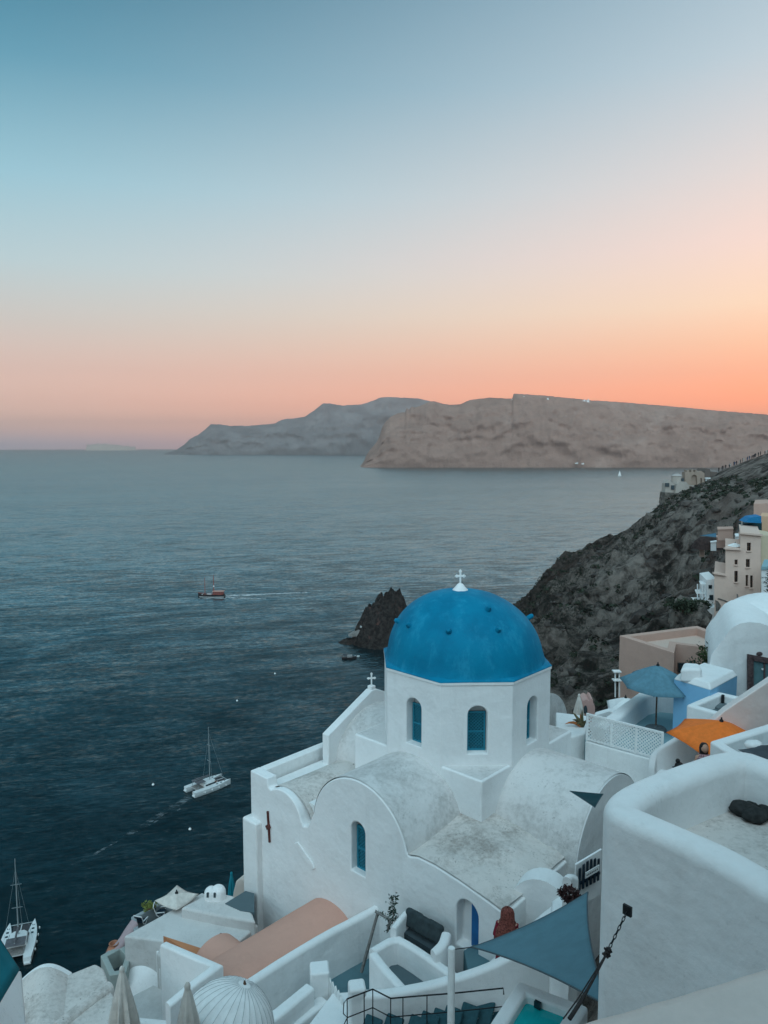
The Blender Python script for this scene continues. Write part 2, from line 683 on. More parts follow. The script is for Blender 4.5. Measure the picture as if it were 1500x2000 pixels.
rows = []
for k, tt in enumerate((0, .3, .6, 1.0, 1.5, 2.2)):
    row = []
    for j in range(60):
        q = j / 59
        u = (168 + q * 102 - 750) / F
        h_ = (10 if .02 < q < .98 else 1) * (1 + .25 * math.sin(q * 5) + .2 * mnoise.noise((q * 14, 0, 0)))
        Y = 12500 + tt * 300
        bz = (0, .5, .72, 1, 1, .7)[k]
        row.append((u * Y, Y, SEA - 4 + 9.2 * h_ * bz))
    rows.append(row)
o = obj('low_island', m.grid(rows), plain('pale_island_rock', (.70, .53, .43), .9, .1, .01), smooth=180, fix=False)
tag(o, kind='structure')

# houses on the rim of the caldera headland
for k, (px, py, w, h_) in enumerate([(1004, 783, 9, 5), (1013, 781, 7, 4), (1021, 780, 8, 4), (1044, 782, 9, 3), (1056, 782, 8, 3), (1068, 782, 7, 3),
                                     (1140, 785, 6, 3), (1148, 784, 5, 3), (1126, 905, 5, 1.2), (1138, 906, 4, 1.2)]):
    Y = 3450 if py < 850 else 3190
    q = P(px, py, Y)
    s_ = Y / F
    mm = M().box((0, 0, 0), (w * s_, 9, h_ * s_ * 1.6)).box((w * s_ * .2, -3, h_ * s_), (w * s_ * .45, 7, h_ * s_))
    o = obj('distant_house', mm, white2)
    o.location = q
    tag(o, ('tiny white house in the far village on top of the caldera cliff' if py < 850 else 'tiny white house at the waterline below the caldera cliff'),
        'house', 'far white houses on the caldera cliff' if py < 850 else 'far white houses at the waterline')


# ------------------------------------------------------------------ hillside the village stands on
def interp(x, xs, ys):
    return np.interp(x, xs, ys)


RIM_Y = [-120, -60, 0, 20, 40, 70, 110, 150, 230, 290, 420]
RIM_X = [-60, -18, 5, 18, 32, 48, 61, 72, 95, 111, 150]
RIM_Z = [6, 4, 1, -1, -3, -6, -10, -13, -16, -20, -26]
GD = [0, 6, 15, 26, 41, 45, 53, 80, 110, 160]
GH = [0, 7, 16, 21, 27, 33, 43, 64, 90, 135]


def hill(x, y):
    xr = interp(y, RIM_Y, RIM_X)
    zr = interp(y, RIM_Y, RIM_Z)
    d = xr - x
    g = interp(d, GD, GH)
    z = np.where(d > 0, zr - g, zr + np.minimum(-d * .42, 20))
    z = z - np.maximum(y - 296, 0) * .75
    calm = 1 - np.exp(-((x - 110) / 20) ** 2 - ((y - 284) / 24) ** 2)
    wx, wy = x + 5 * fbm(x / 30, y / 30, 3), y + 5 * fbm(x / 30 + 9, y / 30 + 4, 3)
    crag = fbm(wx / 24 + 3, wy / 24 + 8, 5, True, .55)
    fine = fbm(wx / 6 + 1, wy / 6 + 4, 4, True, .6)
    far = np.clip((y - 60) / 60, .12, 1) * calm
    z = z + (crag * 8.5 + fine * 2.2) * far * np.clip((d + 6) / 16, .16, 1)
    gully = fbm(wy / 19 + wx / 90, wx / 60, 3, True)
    z = z - np.clip(gully, 0, 1) * 6 * far * np.clip(d / 25, 0, 1)
    ledge = 5.5 * (.5 + .5 * fbm(wx / 40, wy / 40, 2))
    st = z / np.maximum(ledge, 2.0)
    z = z + (np.floor(st) + np.clip((st - np.floor(st)) * 2.4 - .8, 0, 1) - st) * np.maximum(ledge, 2.0) * .55 * far * np.clip((d + 10) / 20, 0, 1)
    z = z - 1.5 * (1 - calm)
    return z


hx = np.linspace(-60, 240, 400)
hy = np.concatenate([np.linspace(-120, 20, 40), np.linspace(21, 60, 50), np.linspace(61, 400, 430)])
X, Y_ = np.meshgrid(hx, hy)
Zg = np.maximum(hill(X, Y_), SEA - 4)
m = M()
m.v = list(zip(X.ravel().tolist(), Y_.ravel().tolist(), Zg.ravel().tolist()))
w = len(hx)
m.f = [(i * w + j, i * w + j + 1, (i + 1) * w + j + 1, (i + 1) * w + j) for i in range(len(hy) - 1) for j in range(w - 1)]


def hill_material():
    t = NT('volcanic_hillside')
    big = t.noise(.05, 6, .62, dist=.6)
    mid = t.noise(.35, 6, .65, dist=.4)
    fine = t.noise(2.2, 5, .7)
    col = t.mix(t.map(mid, .35, .66), (.024, .019, .017), (.088, .068, .058))
    geo = t.n.new('ShaderNodeNewGeometry')
    sep = t.n.new('ShaderNodeSeparateXYZ')
    t.l.new(geo.outputs['Position'], sep.inputs[0])
    pale = t.math('MULTIPLY', t.map(sep.outputs[2], -50, -22), t.map(t.math('ADD', t.math('MULTIPLY', big, .5), t.math('MULTIPLY', mid, .5)), .42, .58))
    col = t.mix(t.math('MULTIPLY', pale, .85), col, (.33, .28, .245))
    col = t.mix(t.math('MULTIPLY', t.map(t.noise(.025, 4, .6), .54, .68), .6), col, (.085, .045, .036))
    scrub = t.math('MULTIPLY', t.map(fine, .42, .58), t.map(t.noise(.10, 5, .65), .40, .58))
    scrub = t.math('MULTIPLY', scrub, t.math('SUBTRACT', 1.0, t.math('MULTIPLY', t.map(sep.outputs[2], -34, -14), .75)))
    col = t.mix(t.math('MULTIPLY', scrub, .85), col, (.014, .019, .014))
    return t.done(col, .95, t.bump(t.math('ADD', mid, t.math('MULTIPLY', fine, .4)), 1.0, 2.2), .1)


o = obj('hillside', m, hill_material(), smooth=180, fix=False)
tag(o, kind='structure')


def hill_at(x, y):
    return float(np.maximum(hill(np.array([float(x)]), np.array([float(y)])), SEA)[0])


# loose boulders and low scrub scattered over the slope
rsc = random.Random(21)
ico = []
bm = bmesh.new()
bmesh.ops.create_icosphere(bm, subdivisions=1, radius=1)
ico_v = [v.co.copy() for v in bm.verts]
ico_f = [tuple(v.index for v in f.verts) for f in bm.faces]
bm.free()
mb, msr = M(), M()
NB = 5600
yy = np.array([40 + 255 * rsc.random() ** .8 for _ in range(NB)])
dd = np.array([rsc.uniform(-12, 85) for _ in range(NB)])
xx = np.interp(yy, RIM_Y, RIM_X) - dd
zz = hill(xx, yy)
clump = fbm(xx / 14, yy / 14, 3)
for k in range(NB):
    c = Vector((xx[k], yy[k], zz[k]))
    if yy[k] < 62 and dd[k] < 40:
        continue
    if k % 4 == 0:
        s_ = rsc.uniform(.3, 1.0) * (1.6 if rsc.random() < .12 else 1)
        k0 = len(mb.v)
        ax_ = [rsc.uniform(.6, 1.3) * s_ for _ in range(3)]
        for v in ico_v:
            j = rsc.uniform(.75, 1.2)
            mb.v.append((c.x + v.x * ax_[0] * j, c.y + v.y * ax_[1] * j, c.z + v.z * ax_[2] * .8 * j))
        mb.f += [tuple(i + k0 for i in f) for f in ico_f]
    elif clump[k] > -.10:
        r_ = rsc.uniform(.45, 1.4)
        for _ in range(16):
            d = Vector((rsc.gauss(0, 1), rsc.gauss(0, 1), abs(rsc.gauss(0, .8)))).normalized()
            q = c + Vector((d.x * r_, d.y * r_, d.z * r_ * .8)) * rsc.uniform(.4, 1)
            e = d.cross(Vector((rsc.gauss(0, 1), rsc.gauss(0, 1), rsc.gauss(0, 1)))).normalized()
            f_ = d.cross(e)
            L = r_ * rsc.uniform(.22, .45)
            msr.add([q - e * L, q + f_ * L * .6, q + e * L, q - f_ * L * .6], [(0, 1, 2, 3)])
tag(obj('scree', mb, plain('scree_rock', (.06, .05, .045), .95, .6, .35, bump=.5), fix=False), 'loose dark boulders scattered over the hillside', 'boulders', kind='stuff')
tag(obj('scrub', msr, plain('scrub_leaf', (.020, .026, .016), .9, .6, .25), fix=False), 'low dark scrub growing over the hillside', 'scrub', kind='stuff')

# ------------------------------------------------------------------ air
hz = NT('air')
hz.n.remove(hz.b)
vol = hz.n.new('ShaderNodeVolumePrincipled')
vol.inputs['Color'].default_value = (.93, .90, .90, 1)
vol.inputs['Density'].default_value = HAZE
vol.inputs['Anisotropy'].default_value = 0.6
hz.l.new(vol.outputs[0], hz.n['Material Output'].inputs['Volume'])
o = obj('haze', M().box((0, 0, (HAZE_TOP - 112) / 2), (33000, 33000, HAZE_TOP + 112)), hz.m)
tag(o, kind='stuff')


# ------------------------------------------------------------------ the church
CX = Vector((2.34, 21.05, 0))


def dirv(deg):
    return Vector((math.cos(R(deg)), math.sin(R(deg)), 0))


N1, N2, N3, N4 = dirv(-133), dirv(-43), dirv(137), dirv(47)   # outward normals of the four arms
UPV = Vector((0, 0, 1))


def up(v, z):
    return Vector((v.x, v.y, z))


def arch_pts(hw, z_spring, z_crown, n=18, a0=0.0, a1=math.pi):
    return [(-hw * math.cos(a0 + (a1 - a0) * k / n), z_spring + (z_crown - z_spring) * math.sin(a0 + (a1 - a0) * k / n)) for k in range(n + 1)]


def slab(o_, t_, n_, prof, depth):      # a profile (s, z) in the upright plane through o_ along t_, thickened inwards
    m = M()
    m.extrude([up(o_ + t_ * s, z) for s, z in prof], -n_ * depth)
    return m


def arch_cutter(o_, t_, n_, s, z0, zs, zc, hw, depth):
    prof = [(s - hw, z0), (s + hw, z0)] + [(s - q, z) for q, z in arch_pts(hw, zs, zc, 14)]
    return M().extrude([up(o_ + n_ * .3 + t_ * a, z) for a, z in prof], -n_ * (depth + .3))


def lattice_window(parent, o_, t_, n_, s, z0, zs, zc, hw, depth, name='window'):
    """A painted lattice leaf set back in an arched niche: frame, crossing slats and dark glass."""
    base = o_ - n_ * (depth - .05)
    pt = lambda a, z, d=0.0: up(base + t_ * (s + a) + n_ * d, z)
    ztop = zs + .015
    hwi = hw * .93
    pane = obj(name, M().extrude([pt(-hwi, z0), pt(hwi, z0), pt(hwi, ztop), pt(-hwi, ztop)], n_ * -.02), darkpane, parent)
    fr = M()
    b = .045
    for a in (-hwi + b / 2, hwi - b / 2):
        fr.bar(pt(a, z0, .025), pt(a, ztop, .025), b, .05, up=n_)
    for z in (z0 + b / 2, ztop - b / 2, z0 + (ztop - z0) * .48):
        fr.bar(pt(-hwi + b, z, .024), pt(hwi - b, z, .024), .05, b)
    obj('window_frame', fr, blueframe, pane)
    la = M()
    step = .088
    W, H = 2 * hwi - 2 * b, ztop - z0 - 2 * b
    for sg in (1, -1):
        c = -H
        while c < W:
            x0, x1 = max(0, c), min(W, c + H)
            y0, y1 = x0 - c, x1 - c
            if x1 - x0 > .02:
                f_ = lambda x: (x if sg > 0 else W - x) - W / 2
                la.bar(pt(f_(x0), z0 + b + y0, .015 + .008 * sg), pt(f_(x1), z0 + b + y1, .015 + .008 * sg), .021, .01, up=n_)
            c += step
    obj('lattice', la, blueframe, pane)
    return pane


church = thing('church', 'white domed chapel with a bright blue dome on an octagonal drum', 'church', (CX.x, CX.y, -15))

# octagonal drum
RO = 2.48
ZE, ZB, ZR = -6.2, -8.46, -8.42
octv = [CX + dirv(-88 - 22.5 + 45 * k) * RO for k in range(8)]
drum = obj('drum', M().prism([tuple(q.xy) for q in octv], ZB - .3, ZE), white2, church)
wins = []
AP = RO * math.cos(R(22.5))
for deg in (-133, -88, -43, 2, 182):
    n_ = dirv(deg)
    wins.append((CX + n_ * AP, dirv(deg + 90), n_))
cut(drum, [arch_cutter(o_, t_, n_, .03, -8.10, -7.05, -6.80, .265, .34) for o_, t_, n_ in wins])
bvl = drum.modifiers.new('bevel', 'BEVEL')
bvl.width, bvl.segments, bvl.limit_method, bvl.angle_limit = .025, 2, 'ANGLE', R(35)
for o_, t_, n_ in wins:
    lattice_window(drum, o_, t_, n_, .03, -8.10, -7.05, -6.80, .265, .34)
ce = M().prism([tuple((CX + (q - CX) * 1.012).xy) for q in octv], ZE - .05, ZE + .035)
obj('eave', ce, white2, drum, bevel=.02)

# dome: octagonal skirt blending into a slightly lopsided hemisphere
dm = M()
NSEG = 64
ring = []
for lev in range(27):
    row = []
    for j in range(NSEG):
        a = 2 * math.pi * j / NSEG + R(-88)
        ph = ((math.degrees(a) + 88 + 22.5) % 45) - 22.5
        ro = AP * 1.012 / math.cos(R(ph)) * 1.0
        if lev < 3:
            f_ = lev / 3
            r_, z_ = ro, ZE + .036 + f_ * .05
            if lev == 2:
                r_ = ro - .03
        else:
            t_ = (lev - 3) / 23
            e = t_ * math.pi / 2
            rs_ = 2.24 * math.cos(e) ** .94
            z_ = ZE + .10 + 1.93 * math.sin(e) ** 1.0
            k_ = max(0, 1 - t_ * 9) ** 2
            r_ = rs_ * (1 - k_) + min(ro - .05, 2.30) * k_
        sh = -.14 * max(0, (z_ - ZE - .2) / 1.85) ** 1.5
        row.append((CX.x + r_ * math.cos(a) + sh, CX.y + r_ * math.sin(a), z_ + .012 * mnoise.noise((a * 1.3, lev * .2, 4))))
    ring.append(row)
for i in range(len(ring)):
    ring[i].append(ring[i][0])
dm.grid(ring)


def dome_paint():
    t = NT('blue_dome_paint')
    big = t.noise(1.1, 5, .6)
    fine = t.noise(9, 4, .65)
    col = t.mix(t.map(big, .35, .65), (.0005, .158, .280), (.0008, .200, .340))
    chalk = t.math('MULTIPLY', t.map(t.noise(2.6, 5, .7, stretch=(1, 1, .35)), .48, .72), .38)
    col = t.mix(chalk, col, (.03, .34, .52))
    col = t.mix(t.map(t.noise(14, 3, .6), .70, .76), col, (.02, .10, .2))
    return t.done(col, .7, t.bump(t.math('ADD', big, t.math('MULTIPLY', fine, .22)), .45, .05), .12)


bluedome = dome_paint()
dome = obj('dome', dm, bluedome, church, smooth=40)
fin = Vector((CX.x - .14, CX.y, ZE + 2.01))
peg = M()


def dome_point(px, py):                 # where a sight line meets the dome
    r = ray(px, py)
    c = Vector((CX.x - .05, CX.y, ZE + .1))
    k = 19.0 / r.y
    for _ in range(400):
        q = r * k
        d = q - c
        if (d.x / 2.24) ** 2 + (d.y / 2.24) ** 2 + (d.z / 1.96) ** 2 <= 1:
            break
        k += .01 / r.y
    d = q - c
    return q, Vector((d.x / 2.24 ** 2, d.y / 2.24 ** 2, d.z / 1.96 ** 2)).normalized()


for px, py in [(800, 1222), (877, 1234), (972, 1231), (953, 1191)]:
    q, nn = dome_point(px, py)
    obj('dome_peg', M().tube([q - nn * .1, q + nn * .05, q + nn * .12], [.085, .08, .05], 10), bluedome, dome, smooth=50)
for deg in (8, 188):
    nn = (dirv(deg) * .85 + UPV * .5).normalized()
    q = Vector((CX.x, CX.y, ZE + .1)) + Vector((nn.x * 2.24, nn.y * 2.24, nn.z * 2.05)) * .97
    obj('dome_peg', M().tube([q - nn * .05, q + nn * .16, q + nn * .21], [.075, .07, .045], 10), bluedome, dome, smooth=50)


def cross_mesh(o_, h_, ax, th=.06):
    """Budded cross whose arms run along ax, standing on o_."""
    m = M()
    a = ax.normalized()
    m.bar(o_, o_ + UPV * h_, th, th * .9, up=a)
    mid = o_ + UPV * h_ * .64
    m.bar(mid - a * h_ * .26, mid + a * h_ * .26, th * .86, th)
    for e, d in ((mid - a * h_ * .26, -a), (mid + a * h_ * .26, a), (o_ + UPV * h_, UPV)):
        s_ = UPV if abs(d.z) < .5 else a
        m.bar(e - s_ * th * .72, e + s_ * th * .72, th * .8, th * .8, up=d)
        m.bar(e, e + d * th * .9, th * .7, th * .7)
    return m


obj('finial', M().lathe([(.26, -.06), (.22, .02), (.15, .09), (.09, .17), (.05, .2), (0.001, .2)], fin, 20), white2, church, smooth=60)
obj('cross', cross_mesh(fin + UPV * .16, .39, Vector((1, .03, 0)), .062), paintw, church, bevel=.012, seg=2)

# square block below the drum
HB = 2.27
sq = lambda h_, k=1.0: [tuple((CX + N1 * h_ * a + N2 * h_ * b).xy) for a, b in ((1, -1), (1, 1), (-1, 1), (-1, -1))]
obj('crossing_block', M().prism(sq(HB), -10.6, ZR), white2, church, bevel=.05)

obj('block_roof', M().add([(x, y, ZR + .006) for x, y in sq(HB - .06)], [(0, 1, 2, 3)]), vaultw, church)
# roof slab of the cross-in-square plan, then the walls around it
ROOF_Z = -9.86
body = M().prism(sq(4.05), -24, ROOF_Z)
obj('body', body, white, church)


def bumpy(poly_fn, nu, nv, amp, seed):
    rows = []
    for i in range(nu + 1):
        row = []
        for j in range(nv + 1):
            q = poly_fn(i / nu, j / nv)
            e = min(i, nu - i, j, nv - j)
            row.append((q.x, q.y, q.z + amp * max(.12, mnoise.fractal((q.x * 1.3 + seed, q.y * 1.3, 0), .8, 2, 4) + .5) * (1 if e > 1 else .4)))
        rows.append(row)
    return M().grid(rows)


# lumpy weathered roof between the two near arms
A1, A2 = 4.385, 4.34
EDGE_S = [1.6, 1.72, 2.0, 2.5, 3.2, 4.0, 4.42]
EDGE_Z = [-9.74, -9.70, -9.62, -9.62, -9.70, -9.84, -9.93]


def near_roof(u, v):
    q = CX + N1 * (1.6 + (A1 - 1.6) * u) + N2 * (1.6 + (A2 - 1.6) * v)
    rise = .42 * (1 - u) * (1 - v) + .16 * math.sin(math.pi * u) * math.sin(math.pi * v) - .10 * u * v
    e = float(np.interp(1.6 + (A2 - 1.6) * v, EDGE_S, EDGE_Z)) + .04
    w_ = min(1, max(0, (u - .62) / .24))
    w_ = w_ * w_ * (3 - 2 * w_)
    return up(q, (-9.80 + rise) * (1 - w_) + e * w_)


obj('corner_roof', bumpy(near_roof, 40, 40, .07, 2), roofw, church, smooth=180, fix=False)


def vault(parent, n_, t_, L0, L1, s0, hw, zs, zc, zb, mat, name='vault_roof', n=28, sag=0.0, c=None):
    """A barrel vault running along n_ between L0 and L1, its axis offset s0 along t_."""
    c = c or CX
    rows = []
    pr = arch_pts(hw, zs, zc, n)
    pr = [(-hw, zb)] + pr + [(hw, zb)]
    NL = 14
    for i in range(NL + 1):
        L = L0 + (L1 - L0) * i / NL
        row = []
        for s, z in pr:
            q = c + n_ * L + t_ * (s + s0)
            wob = .03 * (.5 + .5 * mnoise.noise((q.x * .9, q.y * .9, z * .9))) if 0 < i < NL else .012
            row.append(up(q, z + wob - sag * math.sin(math.pi * i / NL)))
        rows.append(row)
    return obj(name, M().grid(rows), mat, parent, smooth=55, fix=False)


# arm towards the front left: facade with the big arched gable
LF = 4.40
fo = CX + N1 * LF
HW1, ZS1, ZC1 = 1.68, -10.02, -8.40
prof = [(-4.45, -24), (4.42, -24), (4.42, -9.93), (4.0, -9.84), (3.2, -9.70), (2.5, -9.62), (2.0, -9.62), (1.72, -9.70)]
prof += [(s, z) for s, z in arch_pts(HW1, ZS1, ZC1, 30, math.pi * .93, math.pi * .04)]
prof += [(-1.92, -10.30), (-2.1, -10.36)] + [(s - 3.0, z) for s, z in arch_pts(.80, -10.35, -9.64, 14, math.pi * .95, math.pi * .28)]
prof += [(-3.62, -9.75), (-3.66, -9.50), (-4.45, -9.50)]
facade = obj('facade', slab(fo, N2, N1, prof, .34), white2, church)
WIN = (.0, -10.84, -9.72, -9.48, .25)
cut(facade, [arch_cutter(fo, N2, N1, WIN[0], WIN[1], WIN[2], WIN[3], WIN[4], .30),
             arch_cutter(fo, N2, N1, 3.42, -11.2, -10.36, -10.05, .30, .26)])
bvl = facade.modifiers.new('bevel', 'BEVEL')
bvl.width, bvl.segments, bvl.limit_method, bvl.angle_limit = .035, 3, 'ANGLE', R(40)
facade.data.polygons.foreach_set('use_smooth', [True] * len(facade.data.polygons))
facade.data.set_sharp_from_angle(angle=R(35))
lattice_window(facade, fo, N2, N1, WIN[0], WIN[1], WIN[2], WIN[3], WIN[4], .30)
dr = obj('window', M().extrude([up(fo - N1 * .20 + N2 * (3.42 + a), z) for a, z in [(-.02, -11.2), (.27, -11.2), (.27, -10.36), (.2, -10.16), (.1, -10.08), (-.02, -10.06)]], N1 * -.03), brightblue, facade)
vault(church, N1, N2, HB - .1, LF - .03, 0, HW1 + .022, ZS1, ZC1 + .014, -11, vaultw)
vault(church, N1, N2, -.5, LF - .2, -2.98, 1.02, -10.45, -9.64, -11, roofw, sag=.04)
obj('parapet', slab(CX + N3 * 4.45, N1, N3, [(-4.3, -24), (4.06, -24), (4.06, -9.505), (1.4, -9.50), (-4.3, -9.5)], .30), white, church, bevel=.04)
# pilaster and step on the left corner of the facade
obj('buttress', M().prism([tuple((CX + N1 * a + N3 * b).xy) for a, b in ((4.6, 3.95), (4.6, 4.62), (3.9, 4.62), (3.9, 3.95))], -24, -10.9), white, church, bevel=.06)
# waterspout, iron wall anchor and patched ledge
obj('wall_anchor', M().bar(up(fo + N1 * .03 + N2 * -3.55, -11.35), up(fo + N1 * .03 + N2 * -3.62, -10.45), .05, .05).bar(
    up(fo + N1 * .05 + N2 * -3.62, -10.92), up(fo + N1 * .05 + N2 * -3.54, -10.86), .10, .12), plain('rusty_iron', (.11, .035, .03), .8, .3, 20), church)
obj('ledge_patch', M().extrude([up(fo + N2 * s, z) for s, z in [(-2.45, -10.96), (-2.3, -10.86), (-1.7, -11.22), (-1.62, -11.36), (-1.72, -11.42), (-2.3, -11.12)]], N1 * .05), white2, church, bevel=.02)

# arm towards the front right
L2 = 4.65
go = CX + N2 * L2
gprof = [(-1.78, -13), (1.78, -13)] + [(-s, z) for s, z in arch_pts(1.78, -10.15, -8.34, 26)]
obj('gable_wall', slab(go, N1, N2, gprof, .25), white2, church, smooth=40)
vault(church, N2, N1, HB - .1, L2 - .03, 0, 1.80, -10.15, -8.325, -11, vaultw)
obj('wall', slab(CX + N2 * 4.40, N1, N2, [(1.6, -13), (4.36, -13), (4.36, -9.96), (1.6, -9.86)], .30), white, church, bevel=.05)
# arm towards the back left, with the small pediment and cross
L3 = 3.9
po = CX + N3 * L3
obj('pediment', slab(po, N1, N3, [(-2.1, -12), (2.06, -12), (2.06, -8.92), (.12, -7.98), (-.12, -7.98), (-2.1, -8.92)], .28), white2, church, bevel=.03)
vault(church, N3, N1, HB - .1, L3 - .1, 0, 1.75, -9.9, -8.42, -11, vaultw)
obj('cross_base', M().box(up(po - N3 * .14, -7.95), (.2, .2, .18), R(47)), white2, church, bevel=.03)
obj('cross', cross_mesh(up(po - N3 * .14, -7.88), .40, Vector((1, .2, 0)), .05), paintw, church, bevel=.01, seg=2)
# arm towards the back right
vault(church, N4, N1, HB - .1, 4.4, 0, 1.75, -9.9, -8.42, -11, vaultw)


# ------------------------------------------------------------------ helpers: whitewashed building
def zp(px, py, z):
    return Z(px, py, z)


def chaikin(pts, it, keep=True):
    for _ in range(it):
        out = [pts[0]] if keep else []
        for a, b in zip(pts, pts[1:]):
            out += [a * .75 + b * .25, a * .25 + b * .75]
        if keep:
            out.append(pts[-1])
        pts = out
    return pts


def wall_mesh(path, th, zb, rr=None, it=0, closed=False, wob=.012):
    """A wall with a rounded crest following path (x, y, crest height)."""
    path = [Vector(q) for q in path]
    if it:
        path = chaikin(path + ([path[0]] if closed else []), it)
        if closed:
            path = path[:-1]
    h = th / 2
    rr = min(rr if rr is not None else .06, h * .999)
    sec = [(-h, None)] + [(-h + rr - rr * math.cos(a), rr - rr * math.sin(a)) for a in [math.pi / 2 * k / 5 for k in range(6)]]
    sec += [(h - rr + rr * math.sin(a), rr - rr * math.cos(a)) for a in [math.pi / 2 * k / 5 for k in range(6)]] + [(h, None)]
    n = len(path)
    rows = []
    for i, q in enumerate(path):
        if closed:
            d0, d1 = (q - path[i - 1]), (path[(i + 1) % n] - q)
        else:
            d0 = q - path[i - 1] if i else path[1] - q
            d1 = path[i + 1] - q if i < n - 1 else d0
        d0, d1 = Vector((d0.x, d0.y, 0)).normalized(), Vector((d1.x, d1.y, 0)).normalized()
        d = (d0 + d1).normalized()
        sc_ = 1 / max(.45, d.dot(d0))
        nv = Vector((d.y, -d.x, 0)) * sc_
        wb = wob * mnoise.noise((q.x * 1.7, q.y * 1.7, 2.0))
        rows.append([up(q + nv * a, zb if b is None else q.z - b + wb) for a, b in sec])
    if closed:
        rows.append(rows[0])
    m = M().grid(rows)
    if not closed:
        k = len(rows[0])
        m.f.append(tuple(range(k))[::-1])
        m.f.append(tuple((n - 1) * k + j for j in range(k)))
    return m


def wall(name, path, th, zb, mat=None, parent=None, rr=None, it=0, closed=False, smooth=40):
    return obj(name, wall_mesh(path, th, zb, rr, it, closed), mat or white2, parent, smooth=smooth)


def inset(poly, w):
    n = len(poly)
    a = sum(poly[i][0] * poly[(i + 1) % n][1] - poly[(i + 1) % n][0] * poly[i][1] for i in range(n))
    sg = 1 if a > 0 else -1
    out = []
    for i in range(n):
        p0, p1, p2 = Vector(poly[i - 1]), Vector(poly[i]), Vector(poly[(i + 1) % n])
        d0, d1 = (p1 - p0).normalized(), (p2 - p1).normalized()
        n0, n1_ = Vector((-d0.y, d0.x)) * sg, Vector((-d1.y, d1.x)) * sg
        b = (n0 + n1_)
        b = b.normalized() * (w / max(.3, b.normalized().dot(n0)))
        out.append(tuple(p1 + b))
    return out


def terrace(parent, poly, zr, zf, zb, w, mat, floor_mat, name='wall', bevel=.05):
    """Walls round poly up to zr with a sunken floor at zf."""
    inn = inset(poly, w)
    n = len(poly)
    m = M()
    a = sum(poly[i][0] * poly[(i + 1) % n][1] - poly[(i + 1) % n][0] * poly[i][1] for i in range(n))
    if a < 0:
        poly, inn = poly[::-1], inn[::-1]
    vs_ = [(x, y, zb) for x, y in poly] + [(x, y, zr) for x, y in poly] + [(x, y, zr) for x, y in inn] + [(x, y, zf - .1) for x, y in inn]
    fs_ = []
    for i in range(n):
        j = (i + 1) % n
        fs_ += [(i, j, n + j, n + i), (n + i, n + j, 2 * n + j, 2 * n + i), (2 * n + i, 2 * n + j, 3 * n + j, 3 * n + i)]
    m.add(vs_, fs_)
    obj(name, m, mat, parent, bevel=bevel)
    return obj('floor', M().add([(x, y, zf) for x, y in inset(inn, -.01)], [tuple(range(n))]), floor_mat, parent)


def block(name, label, cat, pxs, zt, zb, mat, group=None, bevel=.06):
    """A solid house volume whose roof outline is known."""
    o = obj(name, M().prism(zxy(pxs, zt), zb, zt), mat, bevel=bevel)
    return tag(o, label, cat, group)


# ------------------------------------------------------------------ added shading block, out of view behind the camera
uh_ = thing('shade_block', 'unseen white block added behind the viewpoint to shade the foreground', 'house', (-2, -8, -6))
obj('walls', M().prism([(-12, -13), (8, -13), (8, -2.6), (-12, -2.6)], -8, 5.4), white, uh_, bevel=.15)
obj('parapet', M().prism([(-12.1, -13.1), (8.1, -13.1), (8.1, -2.5), (-12.1, -2.5)], 5.402, 6.0), white2, uh_, bevel=.1)  # upper rim of the unseen shading block

# ------------------------------------------------------------------ big rounded terrace wall on the right
ZW = -4.2
bigw = thing('terrace_house', 'large smooth white house wall with thick rounded parapet in the right foreground', 'house', tuple(zp(1400, 1600, -8)))
crest = [zp(1640, 1790, ZW), zp(1500, 1712, ZW), zp(1400, 1656, ZW), zp(1310, 1617, ZW), zp(1245, 1590, ZW), zp(1207, 1572, ZW), zp(1240, 1540, ZW),
         zp(1330, 1505, ZW), zp(1438, 1468, ZW), zp(1500, 1489, ZW), zp(1640, 1540, ZW)]
wall('parapet', crest, .42, -9.5, white2, bigw, rr=.15, it=3, smooth=80)
fl = [tuple(zp(a, b, -4.85).xy) for a, b in [(1215, 1640), (1290, 1540), (1440, 1505), (1640, 1560), (1700, 1850), (1500, 1760), (1330, 1670)]]
obj('floor', M().prism(fl, -5.1, -4.85), roofw, bigw)

STONE = plain('dark_lava_stone', (.026, .028, .028), .9, .35, 14, bump=.6)
for k, (px, py, sx, sy, lab) in enumerate([(1452, 1583, 26, 17, 'leftmost dark rounded stone on the floor of the rounded terrace'),
                                           (1478, 1574, 24, 15, 'rearmost dark rounded stone in the heap on the rounded terrace'),
                                           (1474, 1594, 26, 16, 'front dark rounded stone in the heap on the rounded terrace'),
                                           (1503, 1588, 26, 17, 'dark rounded stone at the right end of the heap on the terrace')]):
    q = zp(px, py + 8, -4.85)
    r_ = sx * q.y / F
    bm = bmesh.new()
    bmesh.ops.create_icosphere(bm, subdivisions=3, radius=1)
    for v in bm.verts:
        n_ = .16 * mnoise.fractal((v.co.x * 1.3 + k * 5, v.co.y * 1.3, v.co.z * 1.3), .7, 2, 3)
        v.co = Vector((v.co.x * r_ * (1 + n_), v.co.y * r_ * .9 * (1 + n_), v.co.z * r_ * .62 * (1 + n_)))
    me = bpy.data.meshes.new('stone')
    bm.to_mesh(me)
    bm.free()
    me.materials.append(STONE)
    me.polygons.foreach_set('use_smooth', [True] * len(me.polygons))
    o = obj('stone', me, None)
    o.location = q + UPV * r_ * .45
    tag(o, lab, 'stone', 'dark stones on the rounded terrace')

